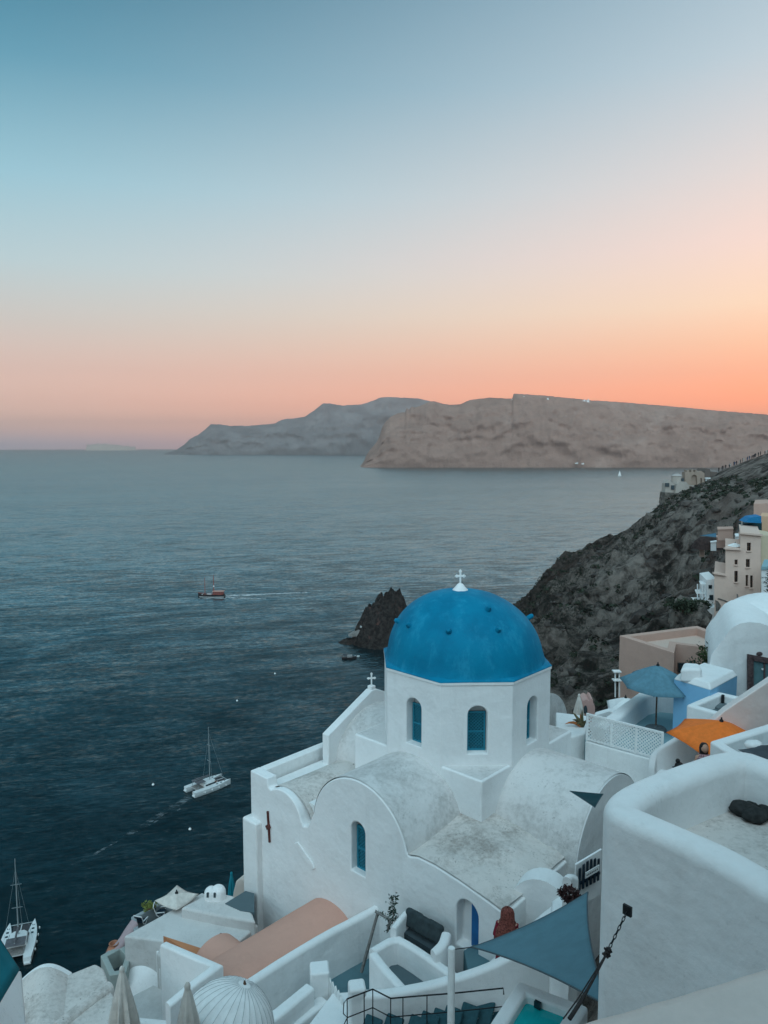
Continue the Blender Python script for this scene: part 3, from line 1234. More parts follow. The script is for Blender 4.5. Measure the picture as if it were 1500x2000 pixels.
# the ledge right under the camera
led = [zp(1085, 2010, -1.5), zp(1165, 1977, -1.5), zp(1260, 1953, -1.5), zp(1380, 1916, -1.5), zp(1500, 1881, -1.5), zp(1700, 1815, -1.5)]
m = M()
rows = []
for i, q in enumerate(chaikin(led, 2)):
    nz_ = .006 * mnoise.noise((q.x * 9, q.y * 9, 0))
    rows.append([up(q + Vector((-.1, .32, 0)), -3.4), up(q + Vector((-.015, .05, 0)), -1.60), up(q + Vector((0, .01, 0)), -1.53 + nz_), up(q + Vector((.01, -.04, 0)), -1.505 + nz_),
                 up(q + Vector((.12, -.4, 0)), -1.49 + nz_), up(q + Vector((.2, -.8, 0)), -1.5), up(q + Vector((.2, -.82, 0)), -3.4)])
tag(obj('ledge', m.grid(rows), plaster('warm_ledge_plaster', (.70, .62, .57), (.45, .4, .37), .2, 3.0, .5, 0), smooth=50), 'pale plaster ledge crossing the lower right corner in front of everything', 'ledge')

# anchor plate, chain and strained rope of the shade sail
ap = P(1227, 1777, 7.62)
wn_ = (zp(1245, 1590, ZW) - zp(1400, 1656, ZW)).normalized()
wnor = Vector((wn_.y, -wn_.x, 0))
if wnor.y > 0:
    wnor = -wnor
guy = thing('guy_chain', 'black anchor plate with chain and knotted rope tied off from the big wall', 'chain', tuple(ap))
t_ = Vector((-wnor.y, wnor.x, 0))
obj('anchor_plate', M().extrude([ap + t_ * a * .05 + UPV * b * .055 for a, b in ((-1, -1), (1, -1), (1, 1), (-1, 1))], wnor * .03), blackm, guy)
e1 = P(1186, 1860, 7.3)
e2 = P(1135, 1955, 6.9)
e3 = P(1112, 1990, 6.75)


def chain_link(m, a, b, r, th, flip):
    d = (b - a).normalized()
    s_ = d.cross(Vector((0, 1, 0)) if flip else Vector((1, 0, .3))).normalized()
    L = (b - a).length
    pts = []
    for k in range(12):
        t = 2 * math.pi * k / 12
        pts.append((a + b) / 2 + d * (L * .62 * math.cos(t)) + s_ * (r * math.sin(t)))
    m.tube(pts, th, 5, closed=True)


a0 = ap + wnor * .03 - UPV * .02
nl = 9
for k in range(nl):
    m = M()
    chain_link(m, a0 + (e1 - a0) * (k / nl), a0 + (e1 - a0) * ((k + 1) / nl), .016 if k else .022, .0055, k % 2)
    obj('chain_link', m, blackm, guy, smooth=60)
kn = M()
for k in range(7):
    d = Vector((random.uniform(-1, 1), random.uniform(-.5, .5), random.uniform(-1, 1))).normalized()
    kn.tube([e1 - d * .05, e1 + d * .02 + Vector((.012, 0, -.01)), e1 + d * .055], [.014, .02, .010], 7)
obj('knot', kn, plain('dark_rope', (.035, .03, .03), .9, .3, 40), guy, smooth=60)
obj('rope', M().tube([e1, e1 * .5 + e2 * .5 + Vector((.004, 0, 0)), e2, e3], [.012, .013, .02, .022], 7).tube(
    [e1, e2 + Vector((-.035, 0, .02)), e3 + Vector((-.06, 0, 0))], .008, 6), MATS['dark_rope'], guy, smooth=60)


# ------------------------------------------------------------------ shade sail and its pole
def sail(name, label, corners, mat, dip=.10, hem=.012, n=18):
    a, b, c = [Vector(q) for q in corners]
    cen = (a + b + c) / 3
    m = M()
    idx = {}
    nor = (b - a).cross(c - a).normalized()
    for i in range(n + 1):
        for j in range(n + 1 - i):
            k = n - i - j
            u, v, w_ = i / n, j / n, k / n
            q = a * u + b * v + c * w_
            for x, y, p0, p1 in ((u, v, a, b), (v, w_, b, c), (w_, u, c, a)):
                e = 1 - x - y
                q = q + (cen - (p0 + p1) / 2) * (4 * x * y) * dip * 1.1 * max(0, 1 - e * 2.2)
            q = q - nor * (27 * u * v * w_) * .05 * (1 if nor.z > 0 else -1)
            idx[i, j] = len(m.v)
            m.v.append(tuple(q))
    for i in range(n):
        for j in range(n - i):
            m.f.append((idx[i, j], idx[i + 1, j], idx[i, j + 1]))
            if j < n - i - 1:
                m.f.append((idx[i + 1, j], idx[i + 1, j + 1], idx[i, j + 1]))
    root = thing(name, label, 'shade sail', tuple(cen))
    cl = obj('cloth', m, mat, root, smooth=180)
    s_ = cl.modifiers.new('thick', 'SOLIDIFY')
    s_.thickness = .006
    h_ = M()
    for ed in ([idx[i, 0] for i in range(n + 1)], [idx[0, j] for j in range(n + 1)], [idx[i, n - i] for i in range(n + 1)]):
        h_.tube([m.v[q] for q in ed], hem, 5)
    obj('hem', h_, plain(name + '_hem', tuple(q * .5 for q in (.16, .22, .25)), .9, .1), root, smooth=60)
    return root


poleT = P(882, 1851, 11.0)
c1, c2, c3 = P(922, 1850, 11.05), P(1148, 1742, 11.6), P(1190, 1968, 8.3)
sr = sail('shade_sail', 'grey triangular shade sail stretched between white pole and big wall', (c1, c2, c3), sailcloth, .13)
obj('tie_rope', M().tube([poleT + Vector((.03, 0, -.03)), c1], .008, 5), blackm, sr)
pl_ = obj('sail_pole', M().tube([poleT + Vector((.0, -.02, -4.6)), poleT + Vector((0, 0, -.02)), poleT], [.062, .058, .052], 14), paintw, smooth=50)
tag(pl_, 'round white pole carrying the left tip of the grey sail', 'pole')
sr2 = sail('dark_shade_sail', 'small dark green shade sail tip behind the rounded wall', (P(1113, 1545, 15.2), P(1178, 1551, 15.0), P(1162, 1577, 14.4)), plain('dark_green_cloth', (.012, .05, .06), .9, .1), .02, .008, 8)

# ------------------------------------------------------------------ plunge pool and lounger terrace below
pool = thing('plunge_pool', 'small turquoise plunge pool with thick white rim under the sail', 'pool', tuple(zp(1060, 1960, -9)))
pp = zxy([(1012, 1914), (945, 2015), (1060, 2110), (1150, 1965)], -8.2)
inn = inset(pp, .22)
n = 4
m = M()
m.add([(x, y, -10.5) for x, y in pp] + [(x, y, -8.2) for x, y in pp] + [(x, y, -8.2) for x, y in inn] + [(x, y, -8.9) for x, y in inn],
      sum([[(i, (i + 1) % n, n + (i + 1) % n, n + i), (n + i, n + (i + 1) % n, 2 * n + (i + 1) % n, 2 * n + i),
            (2 * n + i, 2 * n + (i + 1) % n, 3 * n + (i + 1) % n, 3 * n + i)] for i in range(n)], []))
obj('rim', m, white2, pool, bevel=.05)
tw = NT('pool_water')
wmat = tw.done((.01, .40, .42), .06, tw.bump(tw.noise(3.5, 3, .5), .12, .05), .5)
obj('water', M().add([(x, y, -8.34) for x, y in inn], [(0, 1, 2, 3)]), wmat, pool)
obj('skimmer', M().box(Vector((*inn[0], -8.27)).lerp(Vector((*inn[3], -8.27)), .32) + Vector((-.03, -.03, 0)), (.1, .05, .1), R(-40)), darkpane, pool)

lt = thing('lounger_terrace', 'white terrace with curved wall beside the row of dark sun loungers', 'terrace', tuple(zp(860, 1990, -11.7)))
obj('floor', M().prism(zxy([(560, 2060), (650, 1940), (880, 1925), (1050, 1890), (1150, 2080), (900, 2200)], -11.75), -12.1, -11.75), white2, lt)
wall('curved_wall', [zp(700, 1938, -10.9), zp(760, 1936, -10.9), zp(830, 1922, -10.9), zp(900, 1904, -10.75), zp(955, 1884, -10.5), zp(1000, 1862, -10.25), zp(1045, 1838, -10.1), zp(1100, 1800, -10.0)],
     .24, -13, white2, lt, rr=.08, it=2)
obj('pier', M().box(zp(697, 1925, -10.75) + Vector((0, .05, -1.0)), (.34, .34, 2.0), R(10)), white2, lt, bevel=.06)


def make_lounger(name):
    root = thing(name, 'x', 'sun lounger', (0, 0, 0))
    fr = M()
    for s in (-1, 1):
        fr.bar((s * .27, -.75, .22), (s * .27, .75, .22), .05, .05)
        for y in (-.68, .6):
            fr.bar((s * .27, y, 0), (s * .27, y, .22), .045, .045)
    for y in (-.75, -.2, .3, .75):
        fr.bar((-.27, y, .22), (.27, y, .22), .05, .04)
    local(obj('frame', fr, paintw), root)
    local(obj('seat_cushion', M().box((0, -.27, .29), (.52, 1.0, .09)), tealcush, bevel=.035), root)
    local(obj('back_cushion', M().box((0, .44, .50), (.52, .72, .10), rx=R(38)), tealcush, bevel=.05), root)
    for s in (-.2, .2):
        local(obj('back_prop', M().bar((s, .68, .24), (s, .62, .66), .03), paintw), root)
    return root


proto = None
lpos = [(720, 2010), (762, 2008), (809, 2010), (832, 2003), (856, 1997), (879, 1991), (912, 1985), (942, 1975), (972, 1963)]
ords = ['leftmost dark teal sun lounger beside the low pier', 'second dark teal sun lounger from the left end of the row', 'third dark teal sun lounger from the left end of the row',
        'fourth dark teal sun lounger from the left end of the row', 'fifth dark teal sun lounger, left of the white sail pole', 'sixth dark teal sun lounger, directly behind the white pole',
        'third dark teal sun lounger from the right, right of the white pole', 'second dark teal sun lounger from the right end of the row', 'rightmost dark teal sun lounger beside the pool rim']
for k, (px, py) in enumerate(lpos):
    q = zp(px, py + 8, -11.75 + .35)
    if proto is None:
        proto = make_lounger('sun_lounger')
        o = proto
    else:
        o = copy_tree(proto)
    o.matrix_basis = Matrix.Translation((q.x - .12, q.y - .25, -11.75)) @ Matrix.Rotation(R(-28), 4, 'Z') @ Matrix.Scale(.72, 4)
    tag(o, ords[k], 'sun lounger', 'sun loungers below the curved wall')

rail = thing('iron_railing', 'thin black iron railing in front of the sun loungers', 'railing', tuple(zp(800, 2000, -10.9)))
rp = [(678, 1951), (728, 1932), (763, 1950), (787, 1948), (834, 1944), (885, 1940), (983, 1930)]
ZRAIL = -9.9
top = [zp(a, b, ZRAIL) for a, b in rp]
obj('top_rail', M().tube(top + [top[-1] + Vector((.01, 0, -.12))], .013, 6), blackm, rail, smooth=60)
obj('middle_rail', M().tube([q - UPV * .36 for q in top], .010, 6), blackm, rail, smooth=60)
for q in [top[0], top[0].lerp(top[1], .66)] + top[1:6]:
    obj('post', M().tube([q, q - UPV * 1.05], .011, 6), blackm, rail, smooth=60)
obj('rail_loop', M().tube([top[0], top[0] + Vector((-.06, 0, -.08)), top[0] + Vector((-.07, 0, -.28)), top[0] - UPV * .36, top[0] + Vector((-.12, -.3, -.42)), top[0] + Vector((-.32, -.6, -.62))], .010, 6), blackm, rail, smooth=60)

# ------------------------------------------------------------------ courtyard in front of the church
cy = thing('courtyard', 'white courtyard with built-in benches against the church front', 'courtyard', tuple(zp(800, 1900, -12.6)))
obj('path_floor', M().prism(zxy([(560, 2000), (640, 1900), (720, 1835), (990, 1830), (980, 1990), (700, 2010)], -12.6), -13.2, -12.6), pathfloor, cy)
ZD = -10.95
# sunken terrace with grey floor
wall('bench_wall', [zp(727, 1855, ZD), zp(772, 1828, ZD), zp(800, 1843, ZD), zp(850, 1877, ZD), zp(885, 1901, ZD), zp(905, 1913, ZD)], .20, -12.6, white2, cy, rr=.07, it=1)
wall('low_wall', [zp(729, 1860, ZD - .02), zp(752, 1890, ZD - .06), zp(775, 1915, ZD - .12), zp(792, 1934, ZD - .22)], .20, -12.6, white2, cy, rr=.07, it=1)
obj('terrace_floor', M().prism(zxy([(735, 1880), (775, 1842), (900, 1905), (920, 1950), (800, 1960)], -11.5), -12.0, -11.5), greyfloor, cy)
# bench nook with charcoal cushions
sb = [zp(775, 1808, -11.05), zp(797, 1786, -11.05), zp(862, 1822, -11.05), zp(845, 1850, -11.05)]
obj('bench_seat', M().prism([tuple(q.xy) for q in sb], -12.6, -11.12), darkfloor, cy)
wall('bench_side', [zp(872, 1820, -10.62), zp(866, 1840, -10.62), zp(846, 1858, -10.75)], .22, -12.6, white2, cy, rr=.08, it=1)
wall('bench_end', [zp(793, 1780, -10.75), zp(780, 1795, -10.75), zp(768, 1812, -10.75)], .14, -12.6, white2, cy, rr=.06, it=1)
for k, (px, py, rz) in enumerate([(808, 1796, -40), (828, 1809, -44), (848, 1819, -43)]):
    q = zp(px, py, -10.85)
    o = obj('cushion', M().box((0, 0, 0), (.46, .16, .40), 0, R(-16)), darkcush, bevel=.07, seg=3)
    o.location = q
    o.rotation_euler.z = R(rz)
    tag(o, ['leftmost charcoal cushion leaning on the church wall', 'middle charcoal cushion leaning on the church wall', 'rightmost charcoal cushion leaning on the church wall'][k],
        'cushion', 'charcoal cushions on the built-in bench')
obj('landing', M().prism(zxy([(950, 1885), (985, 1845), (1035, 1858), (1020, 1905)], -11.22), -12.6, -11.22), pathfloor, cy, bevel=.03)
obj('step', M().prism(zxy([(905, 1855), (930, 1840), (965, 1862), (950, 1898), (915, 1900)], -11.15), -12.6, -11.15), pathfloor, cy, bevel=.04)
wall('stair_wall', [zp(948, 1893, -10.8), zp(985, 1858, -10.6), zp(1030, 1815, -10.3), zp(1075, 1775, -9.9), zp(1120, 1745, -9.6)], .2, -12.6, white2, cy, rr=.08, it=1)

# peach barrel roof and its retaining wall
pv = thing('peach_house', 'low house with long peach coloured barrel roof against the church wall', 'house', tuple(zp(560, 1850, -14)))
pc = up(CX, 0)
vault(pv, N1, N2, LF, LF + 3.6, -1.0, .92, -12.7, -12.05, -16, peach, name='barrel_roof')
obj('gable_wall', slab(CX + N1 * (LF + 3.58) + N2 * -1.0, N2, N1, [(-.92, -16), (.92, -16)] + [(-s, z) for s, z in arch_pts(.92, -12.7, -12.06, 14)], .1), white, pv)
vault(pv, N3, N1, 1.2, 2.35, LF + 2.75, .62, -12.75, -12.25, -16, peach, name='side_vault')
wall('retaining_wall', [zp(742, 1766, -11.42), zp(690, 1793, -11.45), zp(640, 1819, -11.45), zp(560, 1866, -11.45), zp(475, 1922, -11.5), zp(395, 1972, -11.5)],
     .22, -13.2, white2, pv, rr=.1, it=1)
# gate with pillars
gt = thing('picket_gate', 'small white picket gate hung on a square white pillar', 'gate', tuple(zp(650, 1985, -12.6)))
obj('pillar', M().box(zp(624, 1888, -11.4) + Vector((0, 0, -.62)), (.42, .42, 1.24), R(8)), white2, gt, bevel=.05)
g0, g1 = zp(640, 1902, -11.55), zp(668, 1942, -11.55)
for k in range(6):
    q = g0.lerp(g1, k / 5)
    hh = .0 if k < 3 else .0
    d = (g1 - g0).normalized()
    sd = Vector((d.y, -d.x, 0)) * .03
    prof_ = [q - d * .05, q + d * .05]
    m = M().extrude([up(prof_[0], -12.5), up(prof_[1], -12.5), up(prof_[1], -11.62), up(q, -11.54), up(prof_[0], -11.62)], sd)
    obj('picket', m, paintw, gt)
for z in (-11.8, -12.3):
    obj('crossbar', M().bar(up(g0, z), up(g1, z), .05, .07), paintw, gt)
wall('low_wall', [zp(605, 1925, -11.55), zp(560, 1962, -11.55), zp(500, 2010, -11.6), zp(470, 2040, -11.6)], .26, -13, white2, gt, rr=.06)
wall('step_wall', [zp(632, 1950, -11.95), zp(585, 1985, -11.95), zp(530, 2030, -11.95)], .3, -13, white2, gt, rr=.06)
obj('dark_step', M().prism(zxy([(598, 1985), (640, 1955), (672, 1990), (650, 2040), (580, 2040)], -12.45), -12.7, -12.45), greyfloor, gt)
# wooden ladder-like handrail with a vine, and the potted plant on the church wall
hr = thing('vine_trellis', 'weathered grey wooden pole frame with a leafy vine beside the stairs', 'trellis', tuple(zp(715, 1900, -12.6)))
hA, hB, hC, hD = zp(738, 1782, -10.9), zp(706, 1898, -12.4), zp(762, 1796, -10.9), zp(757, 1818, -11.3)
obj('pole', M().tube([hA, hB], [.035, .04], 8), plain('weathered_wood', (.22, .21, .20), .9, .25, 18), hr, smooth=60)
obj('pole', M().tube([hA + Vector((-.05, 0, .02)), hC], .03, 8), MATS['weathered_wood'], hr, smooth=60)
obj('pole', M().tube([hC, hD], .03, 8), MATS['weathered_wood'], hr, smooth=60)
leafm = plain('dark_leaf', (.02, .045, .03), .7, .4, 20)


def leaves(pts, size, n, spread, flat=.4, rnd=None):
    rnd = rnd or random
    m = M()
    for _ in range(n):
        p0 = rnd.choice(pts)
        q = Vector(p0) + Vector((rnd.gauss(0, spread), rnd.gauss(0, spread), rnd.gauss(0, spread)))
        d = Vector((rnd.gauss(0, 1), rnd.gauss(0, 1), rnd.gauss(.3, .8))).normalized()
        e = d.cross(Vector((rnd.gauss(0, 1), rnd.gauss(0, 1), rnd.gauss(0, 1)))).normalized()
        L = size * rnd.uniform(.6, 1.3)
        m.add([q, q + d * L * .5 + e * L * flat * .5, q + d * L, q + d * L * .5 - e * L * flat * .5], [(0, 1, 2, 3)])
    return m


obj('vine', leaves([hC.lerp(hD, k / 6) for k in range(7)] + [hA.lerp(hC, k / 8) for k in range(9)], .07, 110, .025).add([], []), leafm, hr, fix=False)
wp = thing('wall_plant', 'slender dark leafy shrub growing against the white church wall', 'plant', tuple(zp(772, 1800, -11.1)))
b0 = zp(766, 1803, -11.15)
stem = [b0 + Vector((.03 * k / 6 + .02 * math.sin(k), -.02, .105 * k)) for k in range(7)]
obj('stem', M().tube(stem, [.012 - .0012 * k for k in range(7)], 6), wood, wp)
obj('foliage', leaves(stem[1:], .09, 150, .055), leafm, wp, fix=False)


# ------------------------------------------------------------------ parasols
def parasol(name, label, apex, floor_z, r, drop, mat, n=8, closed=False, cat='parasol', base=True, ribs=True, tilt=(0, 0), rot=0.0, sag=.06, group=None):
    apex = Vector(apex)
    root = thing(name, label, cat, (apex.x, apex.y, floor_z), group)
    m = M()
    if not closed:
        rows = []
        for i in range(7):
            t = i / 6
            row = []
            for j in range(n * 4 + 1):
                a = 2 * math.pi * j / (n * 4) + rot
                ph = (j % 4) / 4
                scal = math.cos(math.pi / n) / math.cos(math.pi / n * (2 * ph - 1)) * (1 - .05 * math.sin(math.pi * ph) * t)
                rr_ = r * t * scal
                q = Vector((rr_ * math.cos(a), rr_ * math.sin(a), -drop * (t ** 1.12) - sag * math.sin(math.pi * ph) * t * (.6)))
                q.z += tilt[0] * q.x + tilt[1] * q.y
                row.append(apex + q)
            rows.append(row)
        m.grid(rows)
        cp = obj('canopy', m, mat, root, smooth=7)
        sd_ = cp.modifiers.new('thick', 'SOLIDIFY')
        sd_.thickness = .008
        if ribs:
            for k in range(n):
                a = 2 * math.pi * k / n + rot
                e = apex + Vector((r * math.cos(a), r * math.sin(a), -drop))
                e.z += tilt[0] * (e.x - apex.x) + tilt[1] * (e.y - apex.y)
                obj('rib', M().tube([apex - UPV * .04, e - UPV * .02], .010, 5), wood, root)
        obj('finial', M().lathe([(.05, -.02), (.05, .02), (.02, .05), (.02, .09), (.001, .1)], apex, 10), MATS['black_iron'], root, smooth=60)
    else:
        rows = []
        for i in range(10):
            t = i / 9
            row = []
            for j in range(33):
                a = 2 * math.pi * j / 32 + rot
                fold = 1 + .28 * math.cos(a * 8) * min(1, t * 2)
                rr_ = (.03 + r * t ** .8 * (1 - .15 * t)) * fold
                row.append(apex + Vector((rr_ * math.cos(a), rr_ * math.sin(a), -drop * t)))
            rows.append(row)
        obj('canopy', m.grid(rows), mat, root, smooth=70)
        obj('strap', M().lathe([(r * .92, -.05), (r * .98, -.05), (r * .98, .05), (r * .92, .05)], apex - UPV * drop * .72, 16), mat, root, smooth=60)
        obj('finial', M().lathe([(.045, -.05), (.05, .0), (.03, .05), (.001, .07)], apex, 10), mat, root, smooth=60)
    obj('pole', M().tube([apex, up(apex, floor_z + .05)], .026, 10), wood, root, smooth=60)
    if base:
        obj('base', M().lathe([(.001, .16), (.05, .16), (.06, .10), (.30, .09), (.33, .06), (.33, 0), (.001, 0)], up(apex, floor_z), 22), plain('grey_concrete', (.12, .15, .16), .9, .2, 10) if 'grey_concrete' not in MATS else MATS['grey_concrete'], root, smooth=45)
    return root


# ------------------------------------------------------------------ terrace with lattice fence, right of the church
te = thing('fence_terrace', 'white terrace with teal floor behind the lattice fence', 'terrace', tuple(zp(1240, 1430, -9.2)))
obj('floor', M().prism(zxy([(1140, 1446), (1185, 1408), (1272, 1345), (1400, 1345), (1420, 1440), (1300, 1492), (1290, 1487)], -9.2), -12, -9.2), tealfloor, te)
wall('parapet', [zp(1168, 1420, -8.55), zp(1195, 1402, -8.55), zp(1225, 1378, -8.55), zp(1268, 1347, -8.5), zp(1330, 1352, -8.5)], .42, -11, white2, te, rr=.1, it=1)
fw = [zp(1146, 1447, -9.05), zp(1215, 1466, -9.05), zp(1292, 1487, -9.05)]
wall('fence_wall', fw, .18, -11.6, white, te, rr=.03)
wall('gable_wall', [zp(1280, 1482, -8.72), zp(1292, 1472, -8.55), zp(1315, 1455, -8.3), zp(1345, 1432, -8.0), zp(1380, 1418, -7.8)], .2, -11, white2, te, rr=.08, it=1)
lf = thing('lattice_fence', 'white diagonal lattice fence with three panels on the terrace edge', 'fence', tuple(fw[1]))
f0, f1 = up(fw[0], -9.03), up(fw[2], -9.03)
FH = .82
dF = (f1 - f0)
LFN = dF.length
dF.normalize()
nF = Vector((dF.y, -dF.x, 0))
for k in range(4):
    q = f0 + dF * LFN * k / 3
    obj('post', M().bar(q, q + UPV * (FH + .03), .06, .06), paintw, lf)
obj('top_rail', M().bar(f0 + UPV * FH, f1 + UPV * FH, .055, .06), paintw, lf)
obj('bottom_rail', M().bar(f0 + UPV * .05, f1 + UPV * .05, .05, .06), paintw, lf)
for k in range(3):
    a0, W, H = LFN * k / 3 + .03, LFN / 3 - .06, FH - .1
    m = M()
    for sg in (1, -1):
        c = -H
        while c < W:
            x0, x1 = max(0, c), min(W, c + H)
            if x1 - x0 > .02:
                f_ = lambda x: a0 + (x if sg > 0 else W - x)
                m.bar(f0 + dF * f_(x0) + UPV * (.075 + x0 - c) + nF * (.006 * sg), f0 + dF * f_(x1) + UPV * (.075 + x1 - c) + nF * (.006 * sg), .034, .010, up=nF)
            c += .105
    tag(obj('lattice_panel', m, paintw, lf, fix=False), kind='stuff')
obj('cable', M().tube([zp(1148, 1448, -9.05) - UPV * .1 + nF * -.12, zp(1155, 1460, -9.2), zp(1185, 1487, -9.75), zp(1215, 1502, -10.0), zp(1258, 1530, -10.4)], .012, 5), plain('grey_cable', (.09, .1, .11), .8), lf)
pt_ = obj('alley_floor', M().prism(zxy([(1085, 1475), (1148, 1470), (1290, 1545), (1230, 1560), (1090, 1500)], -10.0), -11.5, -10.0), roofw)
tag(pt_, kind='structure')
parasol('slate_parasol', 'slate blue parasol standing open on the terrace behind the lattice fence', zp(1285, 1299, -7.05), -9.2, 1.18, .62, canvass, 8, rot=R(20), tilt=(-.02, .05))
# block beside the church behind the drum
sbk = block('side_chapel', 'low white annexe with flat pale roof right of the drum', 'building', [(1085, 1448), (1143, 1432), (1150, 1398), (1085, 1390)], -8.95, -12, white)
# aloe on that roof
al = thing('aloe_plant', 'reddish green aloe with curved fleshy leaves beside the lattice fence', 'plant', tuple(zp(1135, 1418, -8.95)))
ab = zp(1137, 1420, -8.95)
aloem = plain('aloe_leaf', (.10, .085, .04), .6, .35, 9)
aloeo = plain('aloe_leaf_orange', (.40, .13, .04), .6, .3, 9)
for k, (dx, dz, bend, mm) in enumerate([(-.55, .10, .10, aloeo), (-.34, .52, .05, aloem), (-.05, .42, -.02, aloeo), (-.12, .30, .05, aloem), (.12, .25, .05, aloem), (-.3, .22, .08, aloem), (.0, .55, 0, aloem), (-.2, .12, .1, aloem)]):
    pts = [ab + Vector((dx * t, -.1 * math.sin(k * 2) * t, dz * t + bend * math.sin(math.pi * t))) for t in (0, .25, .5, .75, 1)]
    obj('leaf', M().tube(pts, [.05, .055, .045, .03, .006], 7), mm, al, smooth=60)

# ------------------------------------------------------------------ houses up the slope on the right
bh = thing('blue_wall_house', 'small house with sky blue painted wall and white roof', 'house', tuple(zp(1340, 1440, -9.2)))
bt = zxy([(1317, 1325), (1388, 1346), (1440, 1318), (1372, 1300)], -7.3)
obj('blue_wall', M().prism(bt, -11, -7.32), bluewall, bh)
obj('roof', M().prism(inset(bt, -.03), -7.34, -7.14, top=inset(bt, .10)), white2, bh, bevel=.05)
obj('chimney_block', M().prism(zxy([(1329, 1306), (1335, 1293), (1366, 1295), (1372, 1306)], -6.85), -7.3, -6.85), white2, bh, bevel=.1)
gb = thing('vaulted_house', 'white vaulted house with brown framed door at the right edge', 'house', tuple(P(1450, 1400, 24)))
GY = 23.6
arc = [(1386, 1500), (1386, 1300), (1389, 1280), (1398, 1266), (1408, 1255), (1418, 1240), (1430, 1226), (1445, 1218), (1463, 1215), (1485, 1217), (1510, 1226), (1540, 1245), (1560, 1275), (1565, 1500)]
obj('gable_wall', M().extrude([P(a, b, GY) for a, b in arc], Vector((1.4, 3.6, 0))), white2, gb, smooth=35)
obj('vault_roof', M().lathe([(2.05 * math.cos(t), 1.75 * math.sin(t)) for t in [math.pi / 2 * k / 14 for k in range(15)]], P(1503, 1250, 27.0), 40), white2, gb, smooth=60)
dy = GY - .03
dr = obj('door', M().extrude([P(1468, 1420, dy), P(1468, 1288, dy), P(1540, 1300, dy), P(1540, 1430, dy)], (0, -.02, 0)), plain('sea_green_door', (.10, .20, .22), .5, .15, 4), gb)
fr = M()
fr.extrude([P(1459, 1420, dy - .02), P(1459, 1277, dy - .02), P(1470, 1279, dy - .02), P(1470, 1420, dy - .02)], (0, -.07, 0))
fr.extrude([P(1471, 1279.3, dy - .02), P(1545, 1293, dy - .02), P(1545, 1303, dy - .02), P(1471, 1289.5, dy - .02)], (0, -.068, 0))
obj('door_frame', fr, plain('old_brown_wood', (.085, .06, .062), .8, .4, 12), dr)
obj('door_frame', M().extrude([P(1491, 1293, dy - .02), P(1494, 1293.5, dy - .02), P(1494, 1420, dy - .02), P(1491, 1420, dy - .02)], (0, -.03, 0)), MATS['old_brown_wood'], dr)
obj('handle', M().box(P(1489, 1307, dy - .06), (.05, .04, .05)), paintw, dr)
m = M().lathe([(.001, 0), (.10, 0), (.10, .02), (.001, .03)], (0, 0, 0), 16)
mx = Matrix.Translation(P(1483, 1277, GY - .01)) @ Matrix.Rotation(R(90), 4, 'X') @ Matrix.Diagonal((1, .7, 1, 1))
m.v = [tuple(mx @ Vector(q)) for q in m.v]
obj('plaque', m, MATS['old_brown_wood'], gb)
rw = obj('stair_parapet', M().extrude([P(1370, 1424, 18.6), P(1392, 1408, 18.6), P(1415, 1388, 18.6), P(1460, 1358, 18.6), P(1500, 1331, 18.6), P(1560, 1292, 18.6), P(1560, 1500, 18.6), P(1370, 1500, 18.6)], (.1, .32, 0)), plaster('pale_pink_plaster', (.74, .66, .63), (.6, .52, .5), .12, .8), bevel=.04)
tag(rw, 'sloping pale pinkish stair wall below the brown framed door', 'wall')
pb = thing('planter_terrace', 'small square white walled terrace holding a dark parasol base', 'terrace', tuple(zp(1390, 1400, -8)))
pbp = zxy([(1340, 1376), (1402, 1350), (1470, 1365), (1415, 1397)], -7.5)
terrace(pb, pbp, -7.5, -7.85, -11, .22, white2, greyfloor, bevel=.07)
ub = zp(1411, 1380, -7.85)
ubt = thing('parasol_base', 'dark round parasol base with short stub on the small walled terrace', 'parasol base', tuple(ub))
obj('disc', M().lathe([(.001, .11), (.08, .11), (.30, .07), (.34, .04), (.34, 0), (.001, 0)], ub, 22), MATS['grey_concrete'], ubt, smooth=45)
obj('stub', M().tube([ub + UPV * .08, ub + UPV * .36], .045, 10), blackm, ubt, smooth=60)
# dining terrace with orange parasol
dt = thing('dining_terrace', 'white walled terrace below the orange parasol', 'terrace', tuple(zp(1330, 1520, -9)))
obj('floor', M().prism(zxy([(1268, 1545), (1290, 1495), (1380, 1440), (1480, 1470), (1400, 1600)], -8.75), -11, -8.75), white, dt)
wall('garden_wall', [zp(1272, 1500, -8.6), zp(1277, 1466, -8.2), zp(1300, 1452, -7.95), zp(1335, 1432, -7.7), zp(1390, 1410, -7.5), zp(1470, 1395, -7.4)], .18, -11, white2, dt, rr=.08, it=1)
obj('low_block', M().prism(zxy([(1276, 1512), (1290, 1500), (1310, 1505), (1296, 1522)], -8.15), -10, -8.15), white2, dt, bevel=.06)
parasol('orange_parasol', 'bright orange parasol open over the terrace on the right', P(1409, 1408, 18.0), -8.75, 1.3, .48, canvaso, 6, rot=R(-12), sag=.0, tilt=(-.05, .04))
ut = thing('walled_terrace', 'white parapet with teal inner walls in front of the orange parasol', 'terrace', tuple(zp(1450, 1480, -7)))
utp = zxy([(1386, 1447), (1505, 1411), (1640, 1440), (1560, 1530), (1452, 1487)], -5.7)
terrace(ut, utp, -5.7, -6.5, -9, .22, white2, tealfloor, bevel=.05)
aw = thing('dark_awning', 'dark grey awning cloth with white bundle at the right edge', 'awning', tuple(P(1480, 1470, 12)))
